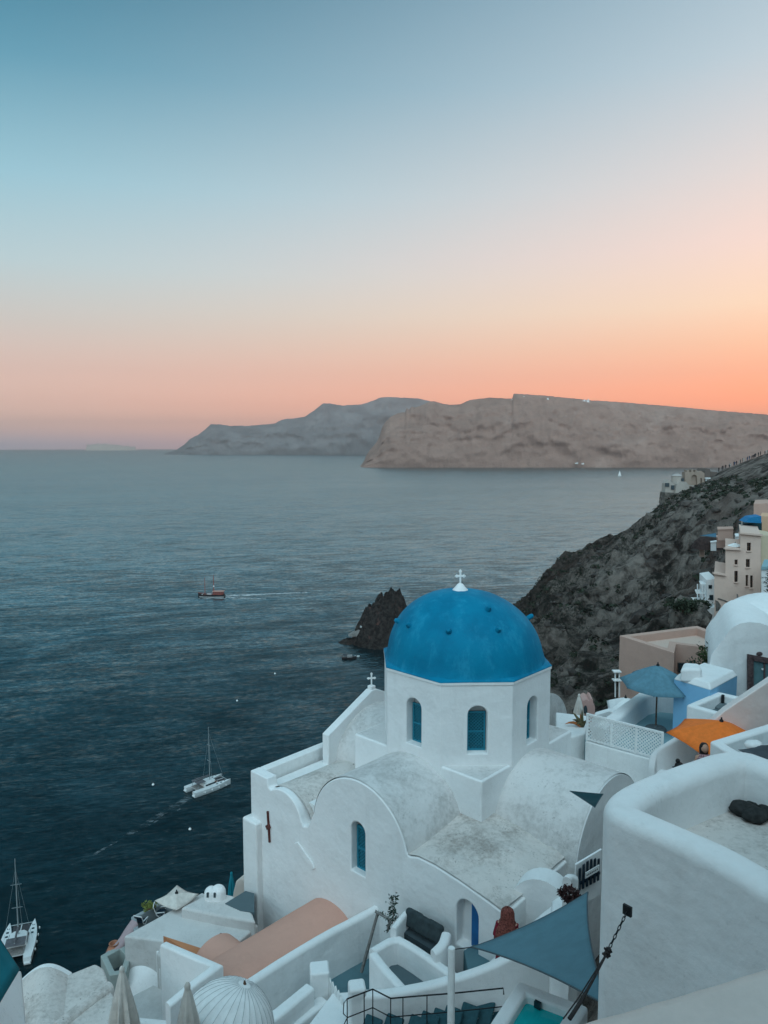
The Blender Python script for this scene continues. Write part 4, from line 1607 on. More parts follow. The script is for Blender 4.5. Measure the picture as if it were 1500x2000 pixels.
obj('cloth', M().grid([[P(a, b + 3 * math.sin(k * 1.7), 12.0 - .2 * r_) for k, (a, b) in enumerate(row)] for r_, row in enumerate(
    [[(1441, 1464), (1462, 1459), (1486, 1456), (1520, 1458), (1560, 1462)], [(1448, 1468), (1470, 1467), (1492, 1467), (1520, 1470), (1560, 1474)], [(1470, 1478), (1485, 1481), (1500, 1484), (1530, 1490), (1560, 1496)]])]), plain('charcoal_cloth', (.06, .07, .08), .9, .2, 5), aw, smooth=180)
bm = bmesh.new()
bmesh.ops.create_icosphere(bm, subdivisions=3, radius=1)
for v in bm.verts:
    n_ = .15 * mnoise.fractal(v.co * 2, .8, 2, 3)
    v.co = Vector((v.co.x * .15, v.co.y * .12, max(v.co.z, -.5) * .085)) * (1 + n_)
me = bpy.data.meshes.new('bundle')
bm.to_mesh(me)
bm.free()
me.materials.append(canvasw)
me.polygons.foreach_set('use_smooth', [True] * len(me.polygons))
b_ = obj('bundle', me, None, None)
b_.location = P(1472, 1455, 12.1)
b_.parent = aw
b_.matrix_parent_inverse = aw.matrix_basis.inverted()

# tan house with parapet roof
tn = thing('tan_house', 'tan flat roofed house with parapet standing before the dark hillside', 'house', tuple(zp(1300, 1300, -11)))
tp_ = zxy([(1210, 1241), (1362, 1222), (1450, 1254), (1440, 1272), (1321, 1257), (1317, 1275)], -8.4)
terrace(tn, tp_, -8.4, -8.75, -13.5, .30, beige, plain('pink_gravel', (.58, .43, .36), .9, .22, 40), bevel=.03)
obj('window', M().extrude([P(1323, 1312, 30.3), P(1323, 1294, 30.3), P(1340, 1294, 30.3), P(1340, 1312, 30.3)], (0, -.12, 0)), darkpane, tn)
bal = thing('white_balcony', 'narrow white wooden balcony frame on the left corner of the tan house', 'balcony', tuple(P(1205, 1360, 31)))
for a, b in ((1201, 1203), (1209, 1211)):
    obj('post', M().extrude([P(a, 1362, 31), P(a, 1312, 31), P(b, 1312, 31), P(b, 1362, 31)], (0, .06, 0)), paintw, bal)
for y in (1312, 1329):
    obj('rail', M().extrude([P(1199, y + 2, 30.9), P(1199, y, 30.9), P(1214, y, 30.9), P(1214, y + 2, 30.9)], (0, .3, 0)), paintw, bal)
# plants in front of it
pl1 = thing('terrace_shrub', 'green leafy shrub between the tan house and the white vaulted house', 'shrub', tuple(P(1375, 1300, 25)))
b0 = P(1378, 1300, 25.2)
stems = []
for k in range(7):
    a = random.uniform(-1, 1)
    tipp = b0 + Vector((a * .35, random.uniform(-.2, .2), random.uniform(.25, .65)))
    stems += [b0.lerp(tipp, t) for t in (.4, .6, .8, 1)]
    obj('stem', M().tube([b0, b0.lerp(tipp, .5) + Vector((.02, 0, .05)), tipp], [.02, .014, .006], 5), wood, pl1)
obj('foliage', leaves(stems, .17, 300, .08, .35), plain('olive_leaf', (.05, .075, .03), .7, .5, 8), pl1, fix=False)
b1 = [P(1345 + 4 * k, 1293 + 1.2 * k, 25.0) for k in range(9)]
tag(obj('creeper', leaves(b1, .10, 150, .06, .4), leafm, fix=False), 'dark creeper trailing along the white wall below the tan house', 'plant')
# white canvas parasol and pink chimney beyond the fence
parasol('white_parasol', 'white pointed parasol half hidden behind the terrace parapet', P(1222, 1362, 27.5), -11.5, .95, .42, canvasw, 4, rot=R(30), base=False, ribs=False)
parasol('closed_parasol', 'closed beige parasol next to the pink chimney beyond the church', P(1131, 1358, 28), -12, .22, 1.1, canvasb, closed=True, base=False)
pk = thing('pink_chimney', 'small rounded pink plaster chimney with dark arched opening', 'chimney', tuple(P(1148, 1395, 28)))
pm = plaster('pink_plaster', (.56, .35, .31), (.42, .26, .23), .3, .9)
hw_ = [(1134, 1420), (1134, 1378), (1138, 1370), (1145, 1366), (1151, 1370), (1154, 1365), (1158, 1367), (1159, 1376), (1162, 1380), (1162, 1420)]
ch = obj('body', M().extrude([P(a, b, 28) for a, b in hw_], (.1, .8, 0)), pm, pk, smooth=30)
obj('opening', M().extrude([P(1140, 1392, 27.98), P(1140, 1382, 27.98), P(1142, 1378, 27.98), P(1145, 1378, 27.98), P(1147, 1384, 27.98), P(1147, 1394, 27.98)], (0, -.02, 0)), darkfloor, pk)
tag(obj('white_wall', M().extrude([P(1150, 1425, 26.2), P(1162, 1396, 26.2), P(1190, 1388, 26.2), P(1206, 1394, 26.2), P(1206, 1425, 26.2)], (.1, .3, 0)), white2, bevel=.05), 'short white garden wall under the white pointed parasol', 'wall')


# ------------------------------------------------------------------ gate with sign, small vault and flower pot right of the church
sv = thing('small_vault', 'small white vaulted room with rounded front beside the church corner', 'building', tuple(zp(1040, 1790, -11)))
vo = P(1047, 1800, 15.35)
arc = [(-.62, -1.0), (.75, -1.0), (.75, .2)] + [(.06 + .69 * math.cos(t), .2 + .78 * math.sin(t)) for t in [math.pi * k / 14 for k in range(1, 14)]] + [(-.63, .2)]
obj('low_wall', M().extrude([vo + Vector((a * .92, -a * .35, b)) for a, b in arc], (.25, .45, 0)), white2, sv, smooth=40)
tag(obj('white_block', M().prism(zxy([(1078, 1757), (1105, 1737), (1145, 1760), (1120, 1800), (1075, 1790)], -9.55), -12, -9.55), white2, bevel=.08), 'small white plinth under the dark red flowering bush', 'plinth')
gp = [P(1128, 1742, 13.6), P(1172, 1722, 14.0)]
pg = thing('striped_gate', 'arched dark blue picket gate with a small white sign', 'gate', tuple(gp[0]))
dG = (gp[1] - gp[0])
dG.z = 0
for k in range(6):
    q = gp[0] + dG * (k + .5) / 6
    hh = .42 + .10 * math.sin(math.pi * (k + .5) / 6)
    w_ = dG.normalized() * .034
    obj('picket', M().extrude([q - w_, q + w_, q + w_ + UPV * hh, q - w_ + UPV * hh], (0, .03, 0)), plain('navy_paint', (.012, .028, .045), .5, .2) if 'navy_paint' not in MATS else MATS['navy_paint'], pg)
obj('crossbar', M().bar(gp[0] + UPV * .12 + Vector((0, .045, 0)), gp[0] + dG + UPV * .12 + Vector((0, .045, 0)), .03, .05), MATS['navy_paint'], pg)
sg_ = obj('sign', M().extrude([gp[0] + dG * .30 + UPV * .22 - Vector((0, .03, 0)), gp[0] + dG * .92 + UPV * .24 - Vector((0, .03, 0)), gp[0] + dG * .92 + UPV * .36 - Vector((0, .03, 0)), gp[0] + dG * .30 + UPV * .34 - Vector((0, .03, 0))], (0, -.015, 0)), paintw, pg)
lm = M()
for k in range(7):
    q = gp[0] + dG * (.35 + .075 * k) + UPV * (.265 + .002 * k) - Vector((0, .048, 0))
    lm.extrude([q, q + dG * .045, q + dG * .045 + UPV * .03, q + UPV * .03], (0, -.003, 0))
tag(obj('lettering', lm, MATS['grey_cable'], sg_), kind='stuff')
obj('sign_ground', M().extrude([gp[0] + dG * -.05 + Vector((0, .1, -.4)), gp[0] + dG * 1.1 + Vector((0, .1, -.4)), gp[0] + dG * 1.1 + Vector((0, .1, .55)), gp[0] + dG * -.05 + Vector((0, .1, .5))], (0, .05, 0)), white2, pg)
gpost = wall('gate_post', [P(1107, 1725, 13.4) + UPV * .12, P(1112, 1722, 13.6) + UPV * .16, P(1126, 1722, 13.7) + UPV * .12], .16, -11.5, white2, None, rr=.075, it=2)
tag(gpost, 'rounded white wall stub beside the dark blue striped gate', 'wall')
fb = thing('flowering_bush', 'round dark red flowering bush in the corner by the striped gate', 'bush', tuple(P(1110, 1765, 13)))
bc = P(1112, 1748, 12.9)
pts = []
for _ in range(90):
    d = Vector((random.gauss(0, 1), random.gauss(0, 1), random.gauss(0, 1))).normalized()
    pts.append(bc + Vector((d.x * .19, d.y * .16, d.z * .15)) * random.uniform(.55, 1))
obj('foliage', leaves(pts, .055, 900, .02, .6), plain('maroon_leaf', (.05, .022, .022), .7, .6, 12), fb, fix=False)
obj('stem', M().tube([bc - UPV * .35, bc], .02, 6), wood, fb)


# ------------------------------------------------------------------ people
SKIN = plain('skin', (.42, .24, .17), .6, .08, 10)
HAIR = plain('dark_hair', (.010, .009, .009), .6, .2, 30)


def skinned(name, joints, edges, mat, parent, sub=2):
    """One continuous body: joints {(x,y,z): radius} joined by edges, grown with the Skin modifier."""
    me = bpy.data.meshes.new(name)
    me.from_pydata([j[0] for j in joints], edges, [])
    o = bpy.data.objects.new(name, me)
    COL.objects.link(o)
    md = o.modifiers.new('skin', 'SKIN')
    md.use_smooth_shade = True
    for v, j in zip(me.skin_vertices[0].data, joints):
        r_ = j[1]
        v.radius = (r_, r_) if not isinstance(r_, tuple) else r_
    me.skin_vertices[0].data[0].use_root = True
    sb_ = o.modifiers.new('sub', 'SUBSURF')
    sb_.levels = sb_.render_levels = sub
    bpy.context.view_layer.update()
    dg = bpy.context.evaluated_depsgraph_get()
    nm = bpy.data.meshes.new_from_object(o.evaluated_get(dg))
    bpy.data.objects.remove(o)
    bpy.data.meshes.remove(me)
    nm.name = name
    nm.materials.clear()
    nm.materials.append(mat)
    nm.polygons.foreach_set('use_smooth', [True] * len(nm.polygons))
    q = bpy.data.objects.new(name, nm)
    COL.objects.link(q)
    return local(q, parent)


def head_mesh(c, r, yaw=0.0):
    bm = bmesh.new()
    bmesh.ops.create_uvsphere(bm, u_segments=20, v_segments=14, radius=1)
    for v in bm.verts:
        x, y, z = v.co
        jaw = 1 - .22 * max(0, -z)
        fy = y * .98 * jaw
        if y < -.6:
            fy -= .10 * math.exp(-((x / .16) ** 2) - ((z + .12) / .22) ** 2)      # nose
            fy += .06 * math.exp(-((abs(x) - .34) / .16) ** 2 - ((z - .05) / .12) ** 2)   # eye sockets
            fy -= .05 * math.exp(-((x / .25) ** 2) - ((z + .52) / .1) ** 2)       # lips
        if abs(x) > .85 and abs(z) < .3:
            x *= 1.10                                                          # ears
        v.co = Matrix.Rotation(yaw, 3, 'Z') @ Vector((x * r * .80 * jaw, fy * r * .95, z * r * 1.16)) + Vector(c)
    me = bpy.data.meshes.new('head')
    bm.to_mesh(me)
    bm.free()
    me.materials.append(SKIN)
    me.polygons.foreach_set('use_smooth', [True] * len(me.polygons))
    return me


def hand(m, wrist, d, side):
    d = d.normalized()
    s_ = d.cross(UPV).normalized() * side
    m.tube([wrist, wrist + d * .04, wrist + d * .09], [.02, .035, .034], 8)
    for k in range(4):
        b_ = wrist + d * .085 + s_ * (.024 - .016 * k)
        L = (.065, .075, .07, .055)[k]
        m.tube([b_, b_ + d * L * .5 - UPV * .008, b_ + d * L - UPV * .03], [.009, .0085, .006], 6)
    b_ = wrist + d * .03 + s_ * .03
    m.tube([b_, b_ + d * .03 + s_ * .025, b_ + d * .06 + s_ * .03], [.011, .010, .007], 6)


# woman in red by the stairs, seen from behind with a long headscarf
wr = P(991, 1800, 14.42)
H0 = -11.22
red = thing('person', 'person in dark red dress and patterned headscarf standing behind the sail', 'person', (wr.x, wr.y, H0), None, R(165))
dressm = plain('red_dress', (.20, .008, .025), .85, .2, 10)
scarfm = plain('patterned_scarf', (.16, .045, .035), .85, .55, 28)
skinned('body', [((0, 0, .95), .13), ((0, 0, 1.15), .12), ((0, 0, 1.32), .15), ((0, 0, 1.45), .05), ((.17, 0, 1.36), .055), ((.22, .02, 1.1), .042), ((.17, -.12, .95), .033),
                 ((-.17, 0, 1.36), .055), ((-.23, .02, 1.1), .042), ((-.18, -.12, .95), .033), ((.09, 0, .85), .09), ((.1, .02, .48), .06), ((.1, .03, .08), .04), ((.1, -.1, .04), .035),
                 ((-.09, 0, .85), .09), ((-.1, -.02, .48), .06), ((-.1, 0, .08), .04), ((-.1, -.12, .04), .035)],
        [(0, 1), (1, 2), (2, 3), (2, 4), (4, 5), (5, 6), (2, 7), (7, 8), (8, 9), (0, 10), (10, 11), (11, 12), (12, 13), (0, 14), (14, 15), (15, 16), (16, 17)], SKIN, red)
local(obj('head', head_mesh((0, -.01, 1.56), .105), None), red)
local(obj('dress', M().lathe([(.14, 1.0), (.19, .85), (.24, .55), (.30, .12), (.29, .12), (.22, .55), (.12, .98)], (0, 0, 0), 28), dressm, smooth=60), red)
local(obj('sleeves', M().tube([(.16, 0, 1.37), (.23, .02, 1.12), (.17, -.11, .98)], [.075, .065, .055], 9).tube([(-.16, 0, 1.37), (-.24, .02, 1.12), (-.18, -.11, .98)], [.075, .065, .055], 9), dressm, smooth=60), red)
sc_rows = []
for r_, z_, fz in [(.02, 1.725, 0), (.075, 1.71, 0), (.12, 1.67, 0), (.143, 1.60, .1), (.146, 1.52, .2), (.150, 1.45, .4), (.19, 1.37, .7), (.245, 1.25, 1), (.27, 1.05, 1), (.275, .85, 1), (.26, .74, 1)]:
    row = []
    for j in range(41):
        a = 2 * math.pi * j / 40
        f_ = 1 + .05 * math.sin(a * 7 + z_ * 3) * fz
        if 1.44 < z_ < 1.66:
            f_ *= 1 - .42 * math.exp(-(((math.degrees(a) - 270) / 38) ** 4))     # opening for the face
        row.append((r_ * f_ * math.cos(a), r_ * f_ * math.sin(a) * .85 - .01, z_))
    sc_rows.append(row)
local(obj('headscarf', M().grid(sc_rows), scarfm, smooth=60), red)
hm = M()
hand(hm, Vector((.17, -.12, .95)), Vector((-.1, -.2, -.9)), 1)
local(obj('hand', hm, SKIN, smooth=60), red)
hm = M()
hand(hm, Vector((-.18, -.12, .95)), Vector((.1, -.2, -.9)), -1)
local(obj('hand', hm, SKIN, smooth=60), red)

# woman with her hair in a bun sitting on the dining terrace
wb = P(1323, 1502, 15.6)
bun = thing('person', 'seated person with dark hair in a bun and black top', 'person', (wb.x, wb.y, -8.75))
hz_ = wb.z + .02 + 8.75
S = hz_ - .62
skinned('body', [((0, 0, S - .02), .15), ((0, -.02, S + .2), .125), ((0, -.04, S + .40), .15), ((0, -.05, S + .52), .052), ((.18, -.04, S + .42), .05), ((.24, -.12, S + .18), .04), ((.12, -.34, S + .2), .03),
                 ((-.18, -.04, S + .42), .05), ((-.24, -.12, S + .18), .04), ((-.12, -.34, S + .2), .03), ((.1, -.25, S - .03), .085), ((.11, -.45, S - .06), .065), ((.11, -.43, S - .42), .042), ((.11, -.53, S - .46), .035),
                 ((-.1, -.25, S - .03), .085), ((-.11, -.45, S - .06), .065), ((-.11, -.43, S - .42), .042), ((-.11, -.53, S - .46), .035)],
        [(0, 1), (1, 2), (2, 3), (2, 4), (4, 5), (5, 6), (2, 7), (7, 8), (8, 9), (0, 10), (10, 11), (11, 12), (12, 13), (0, 14), (14, 15), (15, 16), (16, 17)], SKIN, bun)
local(obj('head', head_mesh((.02, -.07, S + .64), .105, R(150)), None), bun)
hb = M().lathe([(.001, .128), (.05, .12), (.085, .09), (.103, .03), (.10, -.05), (.08, -.10), (.05, -.11)], (.02, -.045, S + .645), 20)
hb.lathe([(.001, .05), (.03, .045), (.048, .015), (.045, -.02), (.02, -.04)], (-.005, -.02, S + .79), 14)
local(obj('hair', hb, HAIR, smooth=70), bun)
local(obj('top', M().lathe([(.13, .42), (.165, .36), (.15, .2), (.155, 0), (.16, -.05)], (0, -.03, S), 20), plain('black_cloth', (.015, .016, .018), .9), smooth=60), bun)
for s_ in (1, -1):
    hm = M()
    hand(hm, Vector((.12 * s_, -.34, S + .2)), Vector((-.2 * s_, -1, -.1)), s_)
    local(obj('hand', hm, SKIN, smooth=60), bun)
cb = thing('stool', 'low white stool under the seated person on the terrace', 'stool', (wb.x, wb.y - .05, -8.75))
local(obj('seat', M().lathe([(.001, 0), (.19, 0), (.19, -.05), (.001, -.05)], (0, 0, S - .13), 20), paintw, smooth=45), cb)
for k in range(3):
    a = 2 * math.pi * k / 3
    local(obj('leg', M().bar((.13 * math.cos(a), .13 * math.sin(a), S - .18), (.17 * math.cos(a), .17 * math.sin(a), 0), .03), paintw), cb)
tb = thing('table', 'small dark topped table beside the seated person with the bun', 'table', tuple(zp(1352, 1500, -8.0)))
q = zp(1352, 1502, -7.85)
obj('top', M().box(q, (.75, .5, .03), R(18)), MATS['charcoal_cloth'], tb)
for a, b in ((-.3, -.18), (.3, -.18), (-.3, .18), (.3, .18)):
    v_ = q + Matrix.Rotation(R(18), 3, 'Z') @ Vector((a, b, -.016))
    obj('leg', M().bar(v_, up(v_, -8.75), .035), paintw, tb)

# person under the orange parasol, in patterned clothes
ws = P(1375, 1475, 17.0)
S0 = -8.75
st = thing('person', 'person in pale patterned shawl standing under the orange parasol', 'person', (ws.x, ws.y, S0))
skinned('body', [((0, 0, .92), .13), ((0, 0, 1.12), .115), ((0, 0, 1.30), .15), ((0, 0, 1.44), .05), ((.17, 0, 1.34), .05), ((.22, -.02, 1.08), .04), ((.14, -.2, .98), .03),
                 ((-.17, 0, 1.34), .05), ((-.22, -.02, 1.08), .04), ((-.14, -.2, .98), .03), ((.09, 0, .82), .09), ((.1, 0, .46), .06), ((.1, .02, .07), .04), ((.1, -.11, .035), .034),
                 ((-.09, 0, .82), .09), ((-.1, 0, .46), .06), ((-.1, .02, .07), .04), ((-.1, -.11, .035), .034)],
        [(0, 1), (1, 2), (2, 3), (2, 4), (4, 5), (5, 6), (2, 7), (7, 8), (8, 9), (0, 10), (10, 11), (11, 12), (12, 13), (0, 14), (14, 15), (15, 16), (16, 17)], SKIN, st)
local(obj('head', head_mesh((0, -.02, 1.55), .105), None), st)
local(obj('hair', M().lathe([(.001, .13), (.06, .12), (.095, .07), (.108, 0), (.10, -.1), (.09, -.2), (.06, -.22)], (0, .02, 1.55), 20), HAIR, smooth=70), st)
shm = plain('patterned_shawl', (.28, .16, .17), .9, .75, 26)
local(obj('shawl', M().lathe([(.08, 1.43), (.19, 1.33), (.235, 1.1), (.23, .85), (.25, .8)], (0, 0, 0), 24), shm, smooth=60), st)
local(obj('trousers', M().tube([(.09, 0, .85), (.1, 0, .46), (.1, .02, .1)], [.105, .085, .07], 10).tube([(-.09, 0, .85), (-.1, 0, .46), (-.1, .02, .1)], [.105, .085, .07], 10), paintw, smooth=60), st)
for s_ in (1, -1):
    hm = M()
    hand(hm, Vector((.14 * s_, -.2, .98)), Vector((-.3 * s_, -1, -.1)), s_)
    local(obj('hand', hm, SKIN, smooth=60), st)


# ------------------------------------------------------------------ houses at the lower left
lh = thing('cubic_house', 'large white cubic house with flat roof at the lower left', 'house', tuple(zp(330, 1900, -18)))
ZL = -13.3
rl = zxy([(241, 1828), (338, 1775), (395, 1742), (448, 1770), (505, 1806), (470, 1835), (408, 1872), (318, 1838)], ZL)
obj('roof_body', M().prism(rl, -24, ZL), dimwash, lh, bevel=.06)
rl2 = zxy([(318, 1836), (405, 1868), (430, 1878), (378, 1915), (300, 1862)], ZL - .02)
obj('block', M().prism(zxy([(322, 1836), (432, 1880), (415, 1925), (305, 1862)], -13.25), -24, -13.25), dimwash, lh, bevel=.06)
fpw = [up(CX + N1 * 8.15 + N2 * s_, z_) for s_, z_ in ((-3.0, -12.2), (-2.2, -12.0), (-1.4, -11.8), (-.72, -11.62))] + [up(CX + N1 * L_ + N2 * -.70, z_) for L_, z_ in ((8.7, -11.66), (9.4, -11.8))]
wall('parapet', fpw, .2, -16, white2, lh, rr=.06)
# bulging oven-like half dome and buttress on the front wall
hd = zp(292, 1905, -14.6)
obj('half_dome', M().lathe([(.95 * math.cos(t), 1.5 * math.sin(t)) for t in [math.pi / 2 * k / 10 for k in range(11)]] , hd - UPV * .9, 28), white2, lh, smooth=60)
obj('buttress', M().prism(zxy([(300, 1850), (322, 1838), (335, 1905), (312, 1920)], -14.0), -24, -13.6), white, lh, bevel=.04)
# orange wedge of roof leaning against it
obj('orange_slope', M().prism(zxy([(319, 1828), (362, 1842), (424, 1862), (432, 1882), (362, 1855)], -12.86), -13.4, -12.86), plaster('orange_plaster', (.52, .22, .11), (.4, .17, .09), .3, 1.0), lh)
# upper roofs behind
uh = thing('stepped_house', 'white stepped house with little round chimneys next to the tall church wall', 'house', tuple(zp(430, 1780, -18)))
obj('roof_body', M().prism(zxy([(352, 1772), (415, 1740), (455, 1748), (490, 1775), (500, 1800), (440, 1790)], -13.0), -24, -13.0), dimwash, uh, bevel=.08)
for px, py, r_ in ((412, 1744, .19), (426, 1743, .22)):
    q = zp(px, py, -12.85)
    obj('chimney', M().lathe([(r_, -.4), (r_, .0)] + [(r_ * math.cos(t), r_ * math.sin(t)) for t in [math.pi / 2 * k / 6 for k in range(1, 7)]], q, 18), white2, uh, smooth=60)
    obj('smoke_hole', M().box(q + Vector((-.05, -r_ * .93, .05)), (.06, .06, .12)), darkfloor, uh)
pw = obj('dark_roof', M().prism(zxy([(440, 1782), (480, 1757), (497, 1762), (497, 1800), (470, 1796)], -13.25), -18, -12.98), greyfloor, uh)
cw = obj('cream_wall', M().extrude([P(452, 1765, 23.4), P(455, 1742, 23.4), P(460, 1722, 23.4), P(468, 1715, 23.4), P(478, 1719, 23.4), P(487, 1732, 23.4), P(492, 1765, 23.4)], (.3, .6, 0)), plaster('pale_cream_plaster', (.66, .58, .52), (.5, .43, .38), .15, .8), bevel=.06)
tag(cw, 'rounded cream garden wall left of the church corner', 'wall')
parasol('teal_closed_parasol', 'closed teal parasol behind the rounded cream wall', P(452, 1706, 24.2), -17, .10, .85, tealcloth, closed=True, base=False)
parasol('brown_closed_parasol', 'small closed brown and white parasol behind the peach roofs', zp(431, 1827, -12.75), -15, .14, .55, plain('brown_canvas', (.16, .10, .09), .9, .6, 14), closed=True, base=False)
tag(block('brown_block', 'dull pinkish wall end beyond the closed teal parasol', 'wall', [(478, 1722), (490, 1715), (497, 1730), (488, 1740)], -15.2, -20, beige), group=None)

# sea-view terrace with two folding chairs
tr = thing('sea_terrace', 'grey sea view terrace with low wall and two folding chairs', 'terrace', tuple(zp(290, 1790, -14)))
tp2 = zxy([(256, 1790), (318, 1758), (350, 1765), (345, 1785), (262, 1822)], -13.7)
terrace(tr, tp2, -13.7, -14.1, -24, .14, plaster('grey_render', (.30, .33, .34), (.2, .22, .23), .3, .8), darkfloor, bevel=.03)


def folding_chair(label, q, rz, sc_):
    r_ = thing('folding_chair', label, 'chair', tuple(q), 'folding chairs on the sea terrace', rz)
    r_.matrix_basis = r_.matrix_basis @ Matrix.Scale(sc_, 4)
    for s in (-1, 1):
        local(obj('leg', M().bar((s * .26, -.22, 0), (s * .26, .22, .52), .035), paintw), r_)
        local(obj('leg', M().bar((s * .24, .22, 0), (s * .24, -.22, .52), .035), paintw), r_)
        local(obj('armrest', M().bar((s * .27, -.24, .62), (s * .27, .25, .62), .05, .03), paintw), r_)
        local(obj('back_post', M().bar((s * .26, .2, .45), (s * .26, .38, .98), .035), paintw), r_)
    local(obj('top_rail', M().bar((-.26, .385, .98), (.26, .385, .98), .035), paintw), r_)
    local(obj('seat', M().box((0, 0, .50), (.5, .44, .02)), MATS['navy_paint'], bevel=.008), r_)
    local(obj('backrest', M().box((0, .335, .80), (.5, .02, .34), rx=R(-18)), MATS['navy_paint'], bevel=.008), r_)
    return r_


folding_chair('white framed navy folding chair seen from behind, nearer the low wall', zp(277, 1813, -14.1), R(165), .5)
folding_chair('white framed navy folding chair tilted sideways, nearer the white parasol', zp(315, 1797, -14.1), R(100), .52)
pp_ = thing('round_plant', 'round yellow green cushion plant on the terrace corner', 'plant', tuple(zp(290, 1772, -13.7)))
qq = zp(290, 1770, -13.65)
obj('foliage', leaves([qq + Vector((random.gauss(0, .09), random.gauss(0, .08), random.uniform(0, .04))) for _ in range(60)], .045, 700, .015, .6), plain('lime_leaf', (.17, .20, .05), .7, .35, 10), pp_, fix=False)
obj('pot', M().lathe([(.001, -.16), (.09, -.16), (.12, .0), (.1, .0)], qq, 16), terracotta, pp_, smooth=45)
parasol('white_open_parasol', 'white open parasol beyond the sea terrace', zp(345, 1744, -13.0), -15, .62, .14, canvasb, 4, base=False, rot=R(15), sag=.1)  # white cloth given a darker canvas colour to dim this corner
# pot terrace
pt2 = thing('pot_terrace', 'small grey walled terrace with terracotta jar left of the cubic house', 'terrace', tuple(zp(225, 1880, -15)))
tp3 = zxy([(196, 1866), (240, 1842), (258, 1862), (246, 1900), (214, 1905)], -14.0)
terrace(pt2, tp3, -14.0, -14.5, -24, .16, plaster('green_grey_render', (.34, .38, .36), (.24, .27, .26), .3, .8), darkfloor, bevel=.03)
jr = thing('terracotta_jar', 'rounded terracotta jar on the small grey walled terrace', 'jar', tuple(zp(224, 1880, -14.5)))
obj('body', M().lathe([(.001, 0), (.13, 0), (.21, .18), (.23, .33), (.16, .48), (.11, .54), (.14, .58), (.11, .58), (.09, .5), (.001, .3)], zp(224, 1880, -14.5), 24), terracotta, jr, smooth=60)
tag(obj('pink_wall', wall_mesh([zp(205, 1868, -14.1), zp(236, 1838, -13.9), zp(252, 1812, -13.7), zp(262, 1798, -13.6)], .3, -24, .1, 1), plaster('mauve_plaster', (.40, .30, .31), (.3, .22, .23), .3, .9), smooth=40), 'narrow mauve wall between the pot terrace and sea terrace', 'wall')

# near roofs in the bottom left corner
nr = thing('barrel_roof_house', 'weathered grey white barrel roofs in the bottom left corner', 'house', tuple(zp(150, 1960, -16)))
ZN = -12.5
obj('roof_slab', M().prism(zxy([(36, 1915), (130, 1903), (187, 1880), (203, 1890), (225, 1950), (240, 2090), (20, 2090)], ZN), -20, ZN), roofw, nr, bevel=.08)
rows = []
for i in range(13):
    t = i / 12
    a_ = zp(38, 1916, ZN).lerp(zp(52, 2090, ZN), t)
    b_ = zp(136, 1904, ZN).lerp(zp(120, 2090, ZN), t)
    rows.append([a_.lerp(b_, k / 16) + UPV * (.30 * (1 - t * .9) * math.sin(math.pi * k / 16) - .03) for k in range(17)])
obj('barrel_roof', M().grid(rows), roofw, nr, smooth=60)
fa = [rows[0][0] - UPV * .6] + rows[0] + [rows[0][-1] - UPV * .6]
obj('gable_wall', M().extrude(fa, (0, .12, 0)), white, nr)
obj('ridge', wall_mesh([zp(110, 1998, ZN + .12), zp(170, 1950, ZN + .12), zp(215, 1918, ZN + .12)], .3, ZN - .4, .14, 1), roofw, nr, smooth=60)
obj('yard', M().prism(zxy([(235, 2080), (250, 1950), (300, 1925), (400, 1965), (420, 2080)], -14.2), -20, -14.2), dimwash, nr)
wall('yard_wall', [zp(270, 1992, -13.2), zp(330, 1998, -13.2), zp(395, 2005, -13.2)], .2, -15, white2, nr, rr=.06)
# wall, teal awning at the left edge
tag(obj('corner_wall', M().prism([tuple(P(a, b, c).xy) for a, b, c in ((-60, 1950, 8.5), (42, 1905, 9.6), (52, 1990, 8.4), (-60, 2000, 7.0))], -12, [P(-60, 1900, 8.5).z, P(40, 1893, 9.6).z, P(40, 1893, 9.6).z - .1, P(-60, 1900, 8.5).z]), white, bevel=.04), 'slanting pale wall end below the teal awning at the left edge', 'wall')
sail('teal_awning', 'taut teal awning cloth cut off by the left picture edge', (P(-60, 1742, 7.6), P(38, 1893, 8.0), P(-60, 2060, 6.8)), tealcloth, .01, .008, 10)
# parasols in the foreground
parasol('beige_closed_parasol', 'large closed beige parasol in the lower left, the taller of two', P(238, 1893, 12.5), -13.5, .34, 1.9, canvasb, closed=True, base=False)
parasol('pale_closed_parasol', 'closed pale beige parasol, right of the taller closed one', P(366, 1926, 10.6), -13.0, .30, 1.7, canvasb, closed=True, base=False, rot=.3)


def ribbed_parasol():
    ax = P(478, 1922, 11.4)
    root = thing('ribbed_parasol', 'white pleated parasol half folded below the peach roof', 'parasol', (ax.x, ax.y, -13.4))
    rows = []
    nj = 28
    tiltm = Matrix.Rotation(R(22), 3, 'Y') @ Matrix.Rotation(R(-12), 3, 'X')
    for i in range(11):
        t = i / 10
        row = []
        for j in range(nj * 4 + 1):
            a = 2 * math.pi * j / (nj * 4)
            fold = (.5 - abs((j % 4) / 4 - .5)) * .10 * t
            e = t * 1.35
            r_ = .80 * math.sin(e) * (1 - fold)
            z_ = -.85 * (1 - math.cos(e))
            row.append(ax + tiltm @ Vector((r_ * math.cos(a), r_ * math.sin(a), z_)))
        rows.append(row)
    obj('canopy', M().grid(rows), canvasw, root, smooth=25)
    rb = plain('grey_seam', (.30, .32, .33), .9)
    for k in range(nj):
        pts = [Vector(rows[i][k * 4]) + UPV * .004 for i in range(1, 11)]
        obj('rib', M().tube(pts, .0028, 4), rb, root)
    obj('pole', M().tube([ax, up(ax, -13.4)], .03, 8), paintw, root, smooth=60)
    obj('finial', M().tube([ax, ax + UPV * .06], [.03, .012], 8), wood, root)


ribbed_parasol()

